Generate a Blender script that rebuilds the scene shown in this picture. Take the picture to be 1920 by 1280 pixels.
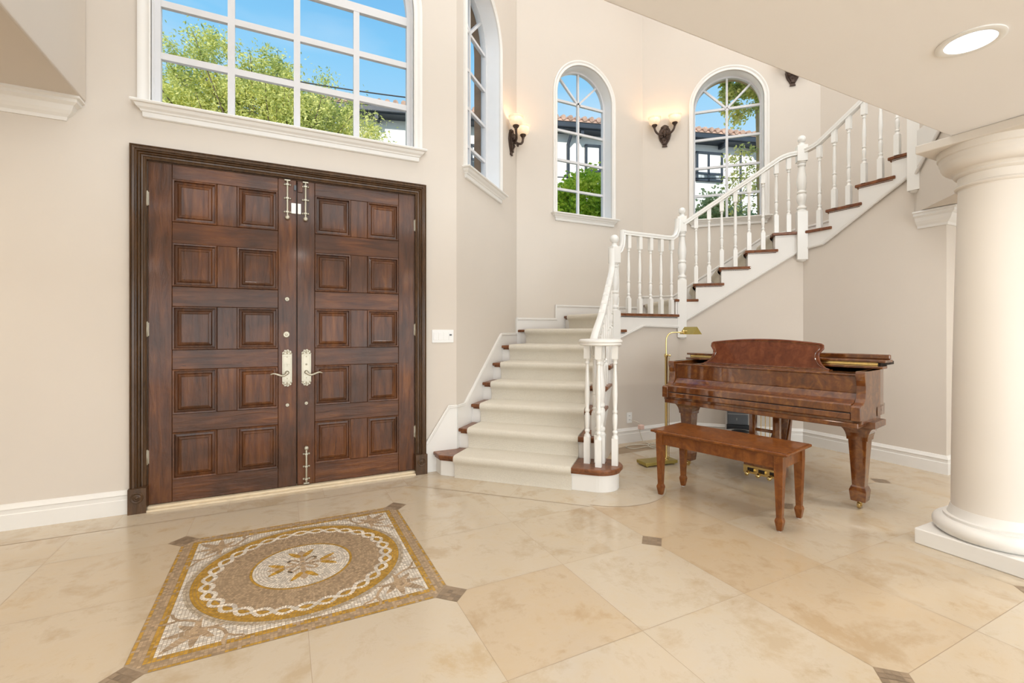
import bpy, bmesh, math, random
from mathutils import Vector, Matrix
random.seed(7)
D = bpy.data
for o in list(D.objects): D.objects.remove(o)
SC = bpy.context.scene
COL = SC.collection
PI = math.pi
R2 = math.sqrt(0.5)

# ------------------------------------------------------------------ camera
F_PX, CX, CY, YAW, EYE = 877.0, 972.0, 620.8, 0.4647, 1.2214
cam = D.cameras.new('camera'); camo = D.objects.new('camera', cam); COL.objects.link(camo)
cam.sensor_width = 36.0; cam.lens = F_PX / 1920 * 36.0
cam.shift_x = -(CX - 960) / 1920; cam.shift_y = -(640 - CY) / 1920
cam.clip_start = 0.05; cam.clip_end = 300
camo.location = (0, 0, EYE); camo.rotation_euler = (PI / 2, 0, -YAW)
SC.camera = camo

# ------------------------------------------------------------------ world, sun, exposure
W = D.worlds.new('sky'); SC.world = W; W.use_nodes = True
wn = W.node_tree.nodes; wl = W.node_tree.links; wn.clear()
wo = wn.new('ShaderNodeOutputWorld'); bg = wn.new('ShaderNodeBackground')
tc = wn.new('ShaderNodeTexCoord'); sx = wn.new('ShaderNodeSeparateXYZ'); rp = wn.new('ShaderNodeValToRGB')
wl.new(tc.outputs['Generated'], sx.inputs[0]); wl.new(sx.outputs['Z'], rp.inputs[0])
rp.color_ramp.elements[0].position = 0.0; rp.color_ramp.elements[0].color = (0.74, 0.87, 0.96, 1)
rp.color_ramp.elements[1].position = 0.75; rp.color_ramp.elements[1].color = (0.09, 0.31, 0.72, 1)
e_ = rp.color_ramp.elements.new(0.28); e_.color = (0.55, 0.80, 0.98, 1)
e_ = rp.color_ramp.elements.new(0.50); e_.color = (0.24, 0.60, 0.93, 1)
nz = wn.new('ShaderNodeTexNoise'); nz.inputs['Scale'].default_value = 2.2; nz.inputs['Detail'].default_value = 5
mp = wn.new('ShaderNodeMapping'); mp.inputs['Scale'].default_value = (1, 1, 5)
wl.new(tc.outputs['Generated'], mp.inputs[0]); wl.new(mp.outputs[0], nz.inputs['Vector'])
cr = wn.new('ShaderNodeValToRGB'); cr.color_ramp.elements[0].position = 0.48; cr.color_ramp.elements[1].position = 0.85
cr.color_ramp.elements[1].color = (0.5, 0.5, 0.5, 1)
wl.new(nz.outputs['Fac'], cr.inputs[0])
mx = wn.new('ShaderNodeMixRGB'); mx.inputs[2].default_value = (0.85, 0.93, 1.0, 1)
wl.new(cr.outputs[0], mx.inputs[0]); wl.new(rp.outputs[0], mx.inputs[1]); wl.new(mx.outputs[0], bg.inputs['Color'])
bg.inputs['Strength'].default_value = 0.93
wl.new(bg.outputs[0], wo.inputs[0])
sun = D.lights.new('sun', 'SUN'); suno = D.objects.new('sun', sun); COL.objects.link(suno)
sun.energy = 4.2; sun.angle = 0.01; sun.color = (1, 0.95, 0.86)
suno.rotation_euler = Vector((-0.8, -1.0, 0.85)).to_track_quat('Z', 'Y').to_euler()
SC.view_settings.view_transform = 'Standard'; SC.view_settings.look = 'None'
SC.view_settings.exposure = 0.14; SC.view_settings.gamma = 1.0; SC.view_settings.use_curve_mapping = False
CAN_W = 8.5        # watts of one recessed can, also of each loft fill lamp
HALL_W = 12.5       # watts of one added fill lamp under the tall hall ceiling

for (zc_, hz_, pw_) in ((1.15, 2.1, 215.0), (3.95, 2.0, 225.0)):      # fill lamps added in the rear openings, topping up the sky light
    l = D.lights.new('rear_fill', 'AREA'); l.shape = 'RECTANGLE'; l.size = 8.6; l.size_y = hz_; l.energy = pw_; l.color = (0.93, 0.97, 1.0)
    lo = D.objects.new('rear_fill', l); COL.objects.link(lo); lo.location = (0.85, -4.95, zc_); lo.rotation_euler = (PI / 2, 0, 0)

# ------------------------------------------------------------------ materials
MATS = {}
class NT:
    def __init__(s, name):
        s.m = D.materials.new(name); s.m.use_nodes = True
        s.n = s.m.node_tree.nodes; s.l = s.m.node_tree.links
        s.b = s.n['Principled BSDF']; s.out = s.n['Material Output']
    def new(s, t, **kw):
        x = s.n.new(t)
        for k, v in kw.items():
            if k in x.inputs: x.inputs[k].default_value = v
            else: setattr(x, k, v)
        return x
    def link(s, a, b): s.l.new(a, b)
    def coord(s, scale=(1, 1, 1), kind='Object'):
        t = s.new('ShaderNodeTexCoord'); m = s.new('ShaderNodeMapping'); m.inputs['Scale'].default_value = scale
        s.link(t.outputs[kind], m.inputs[0]); return m.outputs[0]
    def noise(s, vec, scale, detail=4, rough=0.55, dist=0.0):
        x = s.new('ShaderNodeTexNoise'); x.inputs['Scale'].default_value = scale; x.inputs['Detail'].default_value = detail
        x.inputs['Roughness'].default_value = rough; x.inputs['Distortion'].default_value = dist
        s.link(vec, x.inputs['Vector']); return x.outputs['Fac']
    def ramp(s, fac, stops):
        x = s.new('ShaderNodeValToRGB'); e = x.color_ramp.elements
        e[0].position, e[0].color = stops[0][0], (*stops[0][1], 1); e[1].position, e[1].color = stops[-1][0], (*stops[-1][1], 1)
        for p, c in stops[1:-1]:
            k = e.new(p); k.color = (*c, 1)
        s.link(fac, x.inputs[0]); return x.outputs[0]
    def mix(s, fac, a, b, mode='MIX'):
        x = s.new('ShaderNodeMixRGB'); x.blend_type = mode
        for i, v in enumerate((fac, a, b)):
            if hasattr(v, 'links'): s.link(v, x.inputs[i])
            elif isinstance(v, (int, float)): x.inputs[i].default_value = v
            else: x.inputs[i].default_value = (*v, 1)
        return x.outputs[0]
    def bump(s, h, strength, dist=0.01):
        x = s.new('ShaderNodeBump'); x.inputs['Strength'].default_value = strength; x.inputs['Distance'].default_value = dist
        s.link(h, x.inputs['Height']); s.link(x.outputs[0], s.b.inputs['Normal'])
def simple(name, col, rough=0.5, metal=0.0, noise=0.0, nscale=8, coat=0.0, bump=0.0, spec=0.5):
    t = NT(name); t.b.inputs['Roughness'].default_value = rough; t.b.inputs['Metallic'].default_value = metal
    t.b.inputs['Specular IOR Level'].default_value = spec
    v = t.coord(); f = t.noise(v, nscale)
    lo = tuple(c * (1 - noise) for c in col); hi = tuple(min(1, c * (1 + noise)) for c in col)
    t.link(t.ramp(f, [(0.3, lo), (0.7, hi)]), t.b.inputs['Base Color'])
    if coat: t.b.inputs['Coat Weight'].default_value = coat; t.b.inputs['Coat Roughness'].default_value = 0.06
    if bump: t.bump(t.noise(v, nscale * 12), bump, 0.004)
    MATS[name] = t.m; return t.m
simple('wall_paint', (0.685, 0.622, 0.548), 0.75, noise=0.012, nscale=1.5, bump=0.05)
simple('ceiling_paint', (0.93, 0.92, 0.92), 0.8, noise=0.01, nscale=1.5)
simple('trim_paint', (0.82, 0.80, 0.76), 0.38, noise=0.01, nscale=3)
simple('rail_paint', (0.86, 0.85, 0.81), 0.28, noise=0.01, nscale=3, coat=0.2)
simple('column_paint', (0.77, 0.72, 0.65), 0.55, noise=0.01, nscale=2)
simple('window_paint', (0.88, 0.88, 0.88), 0.4, noise=0.01)
simple('window_paint_backlit', (0.70, 0.70, 0.71), 0.4, noise=0.01)  # window paint darkened to imitate backlit sashes and bars
simple('stucco', (0.85, 0.83, 0.78), 0.9, noise=0.04, nscale=5, bump=0.2)
simple('nickel', (0.50, 0.465, 0.37), 0.42, metal=0.7, noise=0.05, nscale=30)
simple('brass', (0.74, 0.58, 0.26), 0.22, metal=1.0, noise=0.05, nscale=20)
simple('brass_matte', (0.42, 0.34, 0.10), 0.38, metal=0.8, noise=0.05, nscale=20)
simple('bronze', (0.075, 0.048, 0.035), 0.45, metal=0.5, noise=0.35, nscale=40, bump=0.4)
simple('black_plastic', (0.012, 0.013, 0.015), 0.35, noise=0.05)
simple('dark_felt', (0.02, 0.012, 0.008), 0.8, noise=0.2)
simple('grey_plastic', (0.10, 0.11, 0.12), 0.35, noise=0.05)
simple('silver_plastic', (0.55, 0.55, 0.54), 0.3, noise=0.03)
simple('white_plastic', (0.86, 0.86, 0.84), 0.35, noise=0.01)
simple('pink_plastic', (0.85, 0.60, 0.52), 0.4, noise=0.02)
simple('fascia_dark', (0.035, 0.045, 0.06), 0.45, noise=0.15, nscale=4)
simple('roof_tile', (0.55, 0.36, 0.27), 0.85, noise=0.35, nscale=6)
simple('bark', (0.16, 0.12, 0.085), 0.9, noise=0.35, nscale=12, bump=0.5)
simple('ext_wood', (0.25, 0.155, 0.085), 0.6, noise=0.25, nscale=6)
simple('tan_stone', (0.55, 0.42, 0.26), 0.8, noise=0.12, nscale=6)
simple('ground', (0.25, 0.24, 0.2), 0.9, noise=0.2, nscale=1)
simple('cable', (0.03, 0.03, 0.035), 0.6)
simple('grout', (0.36, 0.27, 0.18), 0.8, noise=0.1)
simple('clear_cord', (0.70, 0.66, 0.55), 0.25, noise=0.02)
simple('threshold_stone', (0.74, 0.62, 0.44), 0.3, noise=0.08, nscale=15)

def leafmat(name, a, b, c):
    t = NT(name); g = t.new('ShaderNodeObjectInfo'); v = t.coord()
    f = t.noise(v, 1.3, 3); f2 = t.noise(v, 22, 2)
    m = t.mix(0.5, f, f2)
    t.link(t.ramp(m, [(0.38, a), (0.5, b), (0.62, c)]), t.b.inputs['Base Color'])
    t.b.inputs['Roughness'].default_value = 0.55
    t.b.inputs['Transmission Weight'].default_value = 0.0
    tr = t.new('ShaderNodeBsdfTranslucent'); ms = t.new('ShaderNodeMixShader'); ms.inputs[0].default_value = 0.45
    t.link(t.ramp(m, [(0.38, a), (0.5, b), (0.62, c)]), tr.inputs['Color'])
    t.link(t.b.outputs[0], ms.inputs[1]); t.link(tr.outputs[0], ms.inputs[2]); t.link(ms.outputs[0], t.out.inputs[0])
    MATS[name] = t.m
leafmat('leaf_yellow', (0.28, 0.38, 0.10), (0.72, 0.74, 0.24), (0.98, 0.93, 0.34))
leafmat('leaf_bright', (0.14, 0.32, 0.02), (0.50, 0.70, 0.05), (0.88, 0.92, 0.14))
leafmat('leaf_sage', (0.24, 0.36, 0.16), (0.50, 0.58, 0.30), (0.75, 0.78, 0.48))

def doorwood(name, along, A, B, coat=0.25):
    t = NT(name); sc_ = {'z': (9, 9, 1.1), 'x': (1.1, 9, 9)}[along]; v = t.coord(sc_); v2 = t.coord((1, 1, 1))
    g = t.noise(v, 3.0, 6, 0.6, 0.6); big = t.noise(v2, 1.9, 3)
    c1 = t.ramp(g, [(0.25, A[0]), (0.5, A[1]), (0.75, A[2])]); c2 = t.ramp(g, [(0.25, B[0]), (0.75, B[1])])
    c = t.mix(t.ramp(big, [(0.40, (0, 0, 0)), (0.60, (1, 1, 1))]), c1, c2)
    ck = {'z': (30, 30, 2.2), 'x': (2.2, 30, 30)}[along]
    crk = t.noise(t.coord(ck), 1.6, 4, 0.7, 1.0)
    dk = t.ramp(crk, [(0.26, (0.15, 0.12, 0.1)), (0.34, (1, 1, 1))])
    t.link(t.mix(1.0, c, dk, 'MULTIPLY'), t.b.inputs['Base Color'])
    t.b.inputs['Roughness'].default_value = 0.42; t.b.inputs['Specular IOR Level'].default_value = 0.3
    t.b.inputs['Coat Weight'].default_value = coat; t.b.inputs['Coat Roughness'].default_value = 0.12
    h = t.mix(0.5, t.noise(v2, 7, 3), g)
    t.bump(h, 0.8, 0.02); MATS[name] = t.m
WA = ((0.055, 0.016, 0.004), (0.125, 0.040, 0.009), (0.225, 0.080, 0.018)); WB = ((0.038, 0.014, 0.005), (0.100, 0.038, 0.014))
doorwood('door_wood', 'z', WA, WB); doorwood('door_rail_wood', 'x', WA, WB)
doorwood('casing_wood', 'z', ((0.040, 0.018, 0.006), (0.085, 0.040, 0.014), (0.14, 0.068, 0.026)), ((0.045, 0.022, 0.008), (0.10, 0.050, 0.02)), 0.35)
def burl(name, a, b, c, coat=0.8, sc=(1, 1, 1)):
    t = NT(name); v = t.coord(sc)
    f = t.noise(v, 14, 6, 0.65, 1.4); st = t.noise(t.coord((26 * sc[0], 26 * sc[1], 4)), 1.0, 3)
    m = t.mix(0.35, f, st)
    t.link(t.ramp(m, [(0.34, a), (0.5, b), (0.66, c)]), t.b.inputs['Base Color'])
    t.b.inputs['Specular IOR Level'].default_value = 0.15; t.b.inputs['Roughness'].default_value = 0.36; t.b.inputs['Coat Weight'].default_value = coat; t.b.inputs['Coat Roughness'].default_value = 0.05; t.b.inputs['Coat IOR'].default_value = 1.9 if coat >= 1 else 1.5
    MATS[name] = t.m
burl('piano_wood', (0.075, 0.019, 0.004), (0.145, 0.042, 0.008), (0.27, 0.095, 0.016), 1.0)
burl('desk_wood', (0.10, 0.028, 0.012), (0.16, 0.046, 0.019), (0.23, 0.072, 0.030), 0.4)
burl('bench_wood', (0.12, 0.033, 0.007), (0.19, 0.058, 0.011), (0.28, 0.095, 0.018), 0.6)
burl('tread_wood', (0.10, 0.034, 0.014), (0.19, 0.070, 0.028), (0.27, 0.105, 0.042), 0.35)

def stone():
    t = NT('travertine'); v = t.coord()
    at = t.new('ShaderNodeAttribute', attribute_name='tone')
    sep = t.new('ShaderNodeSeparateColor'); t.link(at.outputs['Color'], sep.inputs[0])
    off = t.new('ShaderNodeVectorMath', operation='SCALE'); off.inputs['Scale'].default_value = 37.0
    t.link(at.outputs['Color'], off.inputs[0])
    add = t.new('ShaderNodeVectorMath', operation='ADD'); t.link(v, add.inputs[0]); t.link(off.outputs[0], add.inputs[1])
    big = t.noise(add.outputs[0], 3.2, 8, 0.68, 0.25); fine = t.noise(add.outputs[0], 34, 4, 0.7)
    base = t.mix(sep.outputs[0], (0.60, 0.52, 0.405), (0.555, 0.43, 0.285))
    veins = t.ramp(big, [(0.36, (0.88, 0.82, 0.73)), (0.48, (1, 1, 1)), (0.58, (1.0, 0.98, 0.94)), (0.70, (0.90, 0.81, 0.67))])
    c = t.mix(1.0, base, veins, 'MULTIPLY')
    sp = t.ramp(fine, [(0.24, (0.78, 0.72, 0.66)), (0.36, (1, 1, 1))])
    c = t.mix(0.45, c, sp, 'MULTIPLY'); st_ = t.ramp(t.noise(add.outputs[0], 6.5, 10, 0.78, 0.5), [(0.30, (0.78, 0.70, 0.58)), (0.42, (1, 1, 1)), (0.62, (1, 1, 1)), (0.72, (1.10, 1.10, 1.10))]); c = t.mix(0.6, c, st_, 'MULTIPLY')
    t.link(c, t.b.inputs['Base Color'])
    t.link(t.ramp(big, [(0.3, (0.13,) * 3), (0.7, (0.20,) * 3)]), t.b.inputs['Roughness'])
    t.b.inputs['Specular IOR Level'].default_value = 0.7
    t.bump(big, 0.03, 0.003); MATS['travertine'] = t.m
    t = NT('mosaic_stone'); at = t.new('ShaderNodeAttribute', attribute_name='tone')
    f = t.noise(t.coord(), 60, 3)
    t.link(t.mix(1.0, at.outputs['Color'], t.ramp(f, [(0.3, (0.82, 0.8, 0.78)), (0.7, (1, 1, 1))]), 'MULTIPLY'), t.b.inputs['Base Color'])
    t.b.inputs['Roughness'].default_value = 0.35; MATS['mosaic_stone'] = t.m
stone()
def carpet():
    t = NT('carpet'); v = t.coord()
    f = t.noise(v, 160, 3, 0.8); g = t.noise(v, 5, 3); w = t.new('ShaderNodeTexWave'); w.inputs['Scale'].default_value = 50; w.bands_direction = 'Z'
    w.inputs['Distortion'].default_value = 1.5
    t.link(v, w.inputs[0])
    c = t.mix(g, (0.71, 0.66, 0.56), (0.78, 0.73, 0.63)); c = t.mix(0.22, c, t.ramp(f, [(0.3, (0.3, 0.25, 0.2)), (0.7, (0.85, 0.8, 0.68))]))
    t.link(c, t.b.inputs['Base Color']); t.b.inputs['Roughness'].default_value = 0.95; t.b.inputs['Specular IOR Level'].default_value = 0.1
    t.bump(t.mix(0.3, f, w.outputs['Fac']), 0.5, 0.006); MATS['carpet'] = t.m
carpet()
def glass():
    t = NT('window_glass'); tr = t.new('ShaderNodeBsdfTransparent'); gl = t.new('ShaderNodeBsdfGlossy'); gl.inputs['Roughness'].default_value = 0.02
    fr = t.new('ShaderNodeFresnel'); fr.inputs['IOR'].default_value = 1.2
    mu = t.new('ShaderNodeMath', operation='MULTIPLY'); mu.inputs[1].default_value = 0.5; t.link(fr.outputs[0], mu.inputs[0])
    ms = t.new('ShaderNodeMixShader'); t.link(mu.outputs[0], ms.inputs[0]); t.link(tr.outputs[0], ms.inputs[1]); t.link(gl.outputs[0], ms.inputs[2])
    t.link(ms.outputs[0], t.out.inputs[0]); MATS['window_glass'] = t.m
    t = NT('dark_glass'); t.b.inputs['Base Color'].default_value = (0.30, 0.34, 0.36, 1); t.b.inputs['Roughness'].default_value = 0.08
    f = t.noise(t.coord(), 2.5, 2); t.link(t.ramp(f, [(0.45, (0.08, 0.10, 0.11)), (0.55, (0.55, 0.58, 0.58))]), t.b.inputs['Base Color']); MATS['dark_glass'] = t.m
    t = NT('lit_glass'); t.b.inputs['Base Color'].default_value = (0.95, 0.80, 0.62, 1); t.b.inputs['Roughness'].default_value = 0.5
    f = t.noise(t.coord(), 30, 2, 0.5, 1.0)
    t.link(t.ramp(f, [(0.35, (1.0, 0.62, 0.30)), (0.65, (1.0, 0.80, 0.55))]), t.b.inputs['Emission Color']); t.b.inputs['Emission Strength'].default_value = 0.42
    MATS['lit_glass'] = t.m
    t = NT('lamp_disc'); f = t.noise(t.coord(), 3)
    t.link(t.ramp(f, [(0.0, (0.96, 0.98, 1.0)), (1.0, (1, 1, 1))]), t.b.inputs['Emission Color']); t.b.inputs['Emission Strength'].default_value = 3.0
    MATS['lamp_disc'] = t.m
glass()

# ------------------------------------------------------------------ mesh helpers
class MB:
    def __init__(s): s.v = []; s.f = []; s.c = []; s.smooth = []
    def add(s, vs, fs, smooth=False, M=None, col=None):
        n = len(s.v)
        if M is not None: vs = [M @ Vector(p) for p in vs]
        s.v += [tuple(p) for p in vs]
        for f in fs: s.f.append([n + i for i in f]); s.smooth.append(smooth); s.c.append(col)
        return s
    def box(s, x0, x1, y0, y1, z0, z1, M=None, col=None):
        vs = [(x, y, z) for z in (z0, z1) for y in (y0, y1) for x in (x0, x1)]
        return s.add(vs, [(0, 2, 3, 1), (4, 5, 7, 6), (0, 1, 5, 4), (2, 6, 7, 3), (0, 4, 6, 2), (1, 3, 7, 5)], False, M, col)
    def prism(s, poly, z0, z1, M=None, col=None, axis='z', smooth=False):
        # poly counter-clockwise in (a,b); extruded along the axis
        if sum(poly[i][0] * poly[(i + 1) % len(poly)][1] - poly[(i + 1) % len(poly)][0] * poly[i][1] for i in range(len(poly))) < 0: poly = poly[::-1]
        def P(a, b, c): return (a, b, c) if axis == 'z' else ((c, a, b) if axis == 'x' else (a, c, b))
        n = len(poly); vs = [P(a, b, z0) for a, b in poly] + [P(a, b, z1) for a, b in poly]
        fs = [tuple(range(n))[::-1], tuple(range(n, 2 * n))] + [(i, (i + 1) % n, n + (i + 1) % n, n + i) for i in range(n)]
        if axis == 'y': fs = [f[::-1] for f in fs]
        return s.add(vs, fs, smooth, M, col)
    def lathe(s, prof, seg=24, M=None, smooth=True):
        vs = []; fs = []
        for r, z in prof:
            for k in range(seg):
                a = 2 * PI * k / seg; vs.append((r * math.cos(a), r * math.sin(a), z))
        for i in range(len(prof) - 1):
            for k in range(seg):
                k2 = (k + 1) % seg; fs.append((i * seg + k, i * seg + k2, (i + 1) * seg + k2, (i + 1) * seg + k))
        fs.append(tuple(range(seg))[::-1]); m = (len(prof) - 1) * seg; fs.append(tuple(m + k for k in range(seg)))
        return s.add(vs, fs, smooth, M)
    def tube(s, path, r, seg=8, M=None, cap=True, closed=False):
        pts = [Vector(p) for p in path]; n = len(pts); vs = []; fs = []; ref = None
        for i, p in enumerate(pts):
            if closed: t = (pts[(i + 1) % n] - pts[i - 1]).normalized()
            else: t = (pts[min(i + 1, n - 1)] - pts[max(i - 1, 0)]).normalized()
            if ref is None: ref = Vector((0, 0, 1)) if abs(t.z) < 0.9 else Vector((1, 0, 0))
            a = (ref - t * ref.dot(t)).normalized(); b = t.cross(a); ref = a
            rr = r[i] if isinstance(r, (list, tuple)) else r
            for k in range(seg):
                th = 2 * PI * k / seg; vs.append(p + a * (rr * math.cos(th)) + b * (rr * math.sin(th)))
        m = n if closed else n - 1
        for i in range(m):
            j = (i + 1) % n
            for k in range(seg):
                k2 = (k + 1) % seg; fs.append((i * seg + k, i * seg + k2, j * seg + k2, j * seg + k))
        if cap and not closed:
            fs.append(tuple(range(seg))[::-1]); fs.append(tuple((n - 1) * seg + k for k in range(seg)))
        return s.add(vs, fs, True, M)
    def sweep(s, path, N, prof, closed=False, M=None, smooth=False):
        # moulding: profile (a = sideways from the path, b = along N), mitred at the corners; N may be a list
        pts = [Vector(p) for p in path]; n = len(pts); vs = []; fs = []; m = len(prof)
        for i, p in enumerate(pts):
            Ni = Vector(N[i] if isinstance(N, list) else N)
            d0 = (pts[i] - pts[i - 1]).normalized() if (i > 0 or closed) else None
            d1 = (pts[(i + 1) % n] - pts[i]).normalized() if (i < n - 1 or closed) else None
            l0 = Ni.cross(d0) if d0 is not None else None; l1 = Ni.cross(d1) if d1 is not None else None
            if l0 is None: L = l1.normalized()
            elif l1 is None: L = l0.normalized()
            else:
                l0.normalize(); l1.normalize(); L = l0 + l1; L = L / max(0.15, L.dot(l0))
            for a, b in prof: vs.append(p + L * a + Ni * b)
        k_ = n if closed else n - 1
        for i in range(k_):
            j = (i + 1) % n
            for k in range(m):
                k2 = (k + 1) % m; fs.append((i * m + k, j * m + k, j * m + k2, i * m + k2))
        if not closed: fs.append(tuple(range(m))); fs.append(tuple((n - 1) * m + k for k in range(m))[::-1])
        return s.add(vs, fs, smooth, M)
    def ball(s, c, r, sz=1.0, seg=16, rings=10, M=None):
        prof = []
        for i in range(rings + 1):
            a = -PI / 2 + PI * i / rings; prof.append((max(1e-4, r * math.cos(a)), c[2] + r * sz * math.sin(a)))
        T = Matrix.Translation((c[0], c[1], 0)); return s.lathe(prof, seg, (M @ T) if M is not None else T)
    def build(s, name, mat, parent=None, bevel=0.0, bseg=2, autos=None, loc=None, rotz=None):
        me = D.meshes.new(name); me.from_pydata(s.v, [], s.f); me.materials.append(MATS[mat]); me.validate()
        if len(me.polygons) == len(s.f):
            me.polygons.foreach_set('use_smooth', s.smooth)
            if any(c is not None for c in s.c):
                at = me.color_attributes.new('tone', 'FLOAT_COLOR', 'CORNER'); vals = []
                for p, c in zip(me.polygons, s.c):
                    cc = c if c is not None else (0.5, 0.5, 0.5); vals += [cc[0], cc[1], cc[2], 1.0] * p.loop_total
                at.data.foreach_set('color', vals)
        bm = bmesh.new(); bm.from_mesh(me)
        if not any(c is not None for c in s.c): bmesh.ops.recalc_face_normals(bm, faces=bm.faces)
        bm.to_mesh(me); bm.free()
        if any(s.smooth):
            try: me.set_sharp_from_angle(angle=math.radians(42))
            except Exception: pass
        o = D.objects.new(name, me); COL.objects.link(o)
        if parent is not None: o.parent = parent
        if loc is not None: o.location = loc
        if rotz is not None: o.rotation_euler = (0, 0, rotz)
        if bevel:
            b = o.modifiers.new('bevel', 'BEVEL'); b.width = bevel; b.segments = bseg; b.limit_method = 'ANGLE'; b.angle_limit = math.radians(35); b.harden_normals = False
        return o
def empty(name, loc=(0, 0, 0), rotz=0.0, parent=None):
    o = D.objects.new(name, None); COL.objects.link(o); o.location = loc; o.rotation_euler = (0, 0, rotz); o.empty_display_size = 0.1
    if parent is not None: o.parent = parent
    return o
def tag(o, label=None, cat=None, group=None, kind=None):
    if label: o['label'] = label
    if cat: o['category'] = cat
    if group: o['group'] = group
    if kind: o['kind'] = kind
    return o
def struct(o, label, cat): return tag(o, label, cat, kind='structure')
def copy_tree(o, parent=None):
    c = o.copy(); COL.objects.link(c); c.parent = parent
    for ch in list(o.children): copy_tree(ch, c)
    return c
def Rz(a): return Matrix.Rotation(a, 4, 'Z')
def Tr(x, y, z): return Matrix.Translation((x, y, z))
def frame(p, ang):      # local x along the wall, y outward, z up
    return Tr(p[0], p[1], 0) @ Rz(ang)

# ------------------------------------------------------------------ plan
YW = 3.98                                   # door wall
C01 = (1.377, 3.98); C12 = (2.56, 5.16); C23 = (4.566, 5.16); C34 = (6.12, 3.606)
I1 = (3.20, 4.06); I2 = (4.15, 4.06); I3 = (5.05, 3.16); I4 = (5.05, 2.16)
ZT = 6.9; ZL = 2.29; ZS = 2.705; YL = 1.235; XS = -1.15
RISE = 0.1772
def Z(k): return k * RISE
def PA(s, t): return (C01[0] + R2 * (s + t), C01[1] + R2 * (s - t))
def PB(s, t): return (I2[0] + R2 * (s + t), I2[1] + R2 * (-s + t))     # t outward (towards W3)
A45 = PI / 4

# ------------------------------------------------------------------ floor
def clip(poly, a, b, c):       # keep a*x+b*y<=c
    out = []
    for i in range(len(poly)):
        p, q = poly[i], poly[(i + 1) % len(poly)]; fp = a * p[0] + b * p[1] - c; fq = a * q[0] + b * q[1] - c
        if fp <= 0: out.append(p)
        if fp * fq < 0:
            t = fp / (fp - fq); out.append((p[0] + t * (q[0] - p[0]), p[1] + t * (q[1] - p[1])))
    return out
TS, TX, TY, DH = 0.6096, 0.698, 0.8687, 0.076
fl = MB()
def inset_clip(poly, g):
    cx = sum(p[0] for p in poly) / len(poly); cy = sum(p[1] for p in poly) / len(poly)
    area = sum(poly[i][0] * poly[(i + 1) % len(poly)][1] - poly[(i + 1) % len(poly)][0] * poly[i][1] for i in range(len(poly)))
    if area < 0: poly = poly[::-1]
    out = poly
    for i in range(len(poly)):
        p, q = poly[i], poly[(i + 1) % len(poly)]; dx, dy = q[0] - p[0], q[1] - p[1]; L = math.hypot(dx, dy)
        if L < 1e-6: continue
        a, b = dy / L, -dx / L; out = clip(out, a, b, a * p[0] + b * p[1] - g)
    return out
def tile(poly, z, tone, g=0.0009):
    q = inset_clip(poly, g)
    if len(q) >= 3: fl.add([(x, y, z) for x, y in q], [tuple(range(len(q)))], False, None, tone)
def rtone(warm=None):
    return (random.uniform(0.0, 0.75) if warm is None else warm, random.random(), random.random())
TONES = {(0, 1): .75, (1, 1): .15, (2, 1): .9, (0, 2): .25, (1, 2): .3, (2, 2): .85, (0, 0): .2, (1, 0): .2, (2, 0): .75, (3, 0): .5, (3, 1): .3, (4, 0): .15,
         (-1, 1): .1, (-2, 1): .1, (0, 3): .2, (3, 2): .6, (-3, 3): .45, (-4, 2): .3, (3, -1): .1}
for i in range(-9, 10):
    for j in range(-8, 6):
        x0, y0 = TX + i * TS, TY + j * TS; x1, y1 = x0 + TS, y0 + TS
        if i in (-2, -1) and j in (2, 3): continue
        p = [(x0, y0), (x1, y0), (x1, y1), (x0, y1)]
        ve = (i if i % 2 == 0 else i + 1, j if j % 2 == 0 else j + 1); vx, vy = TX + ve[0] * TS, TY + ve[1] * TS
        sx_ = 1 if ve[0] == i else -1; sy_ = 1 if ve[1] == j else -1
        p = clip(p, -sx_, -sy_, -(sx_ * vx + sy_ * vy) - DH)
        if j == 4 and y1 > 3.705: p = clip(p, 0, 1, 3.705)
        if j > 4 and i < 2: continue
        if len(p) >= 3: tile(p, 0.0, rtone(TONES.get((i, j))))
dia = MB()
def diamond(vx, vy):
    h = DH - 0.001
    n = 4; w = h * 2 * R2 / n
    for a in range(n):
        for b in range(n):
            u0, u1 = -h * R2 + a * w + .001, -h * R2 + (a + 1) * w - .001; v0, v1 = -h * R2 + b * w + .001, -h * R2 + (b + 1) * w - .001
            k = random.uniform(0.65, 1.0); c = (0.38 * k, 0.28 * k, 0.185 * k)
            dia.add([(vx + R2 * (u - v), vy + R2 * (u + v), 0.0006) for u, v in ((u0, v0), (u1, v0), (u1, v1), (u0, v1))], [(0, 1, 2, 3)], False, None, c)
for i in range(-8, 10, 2):
    for j in range(-6, 6, 2):
        if TY + j * TS < 3.6 or (i > 2): diamond(TX + i * TS, TY + j * TS)
# border strip along the door wall and round the first step, laid just proud
def strip(poly, z=0.0010, tone=None):
    gq = MB(); fl_ = inset_clip(poly, -0.0)
    tile(poly, z, rtone(tone if tone is not None else random.uniform(0.0, .35)), 0.0009)
x = -4.0
while x < 0.6:
    strip([(x, 3.705), (x + TS, 3.705), (x + TS, YW), (x, YW)]); x += TS
xe = x
strip([(xe, 3.705), (0.895, 3.705), (1.16, 3.97), (1.16, YW), (xe, YW)])
strip([(0.895, 3.705), (1.25, 3.35), (1.62, 3.72), (1.3, 3.98), (1.17, 3.98)])
strip([(1.25, 3.35), (1.486, 3.114), (1.80, 3.43), (1.56, 3.67)])
strip([(1.486, 3.114), (1.905, 2.695), (2.285, 3.02), (2.2, 3.3), (1.80, 3.43)])
arc = [(2.285 + 0.465 * math.cos(a), 3.02 + 0.465 * math.sin(a)) for a in [math.radians(d) for d in range(-141, 70, 6)]]
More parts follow.
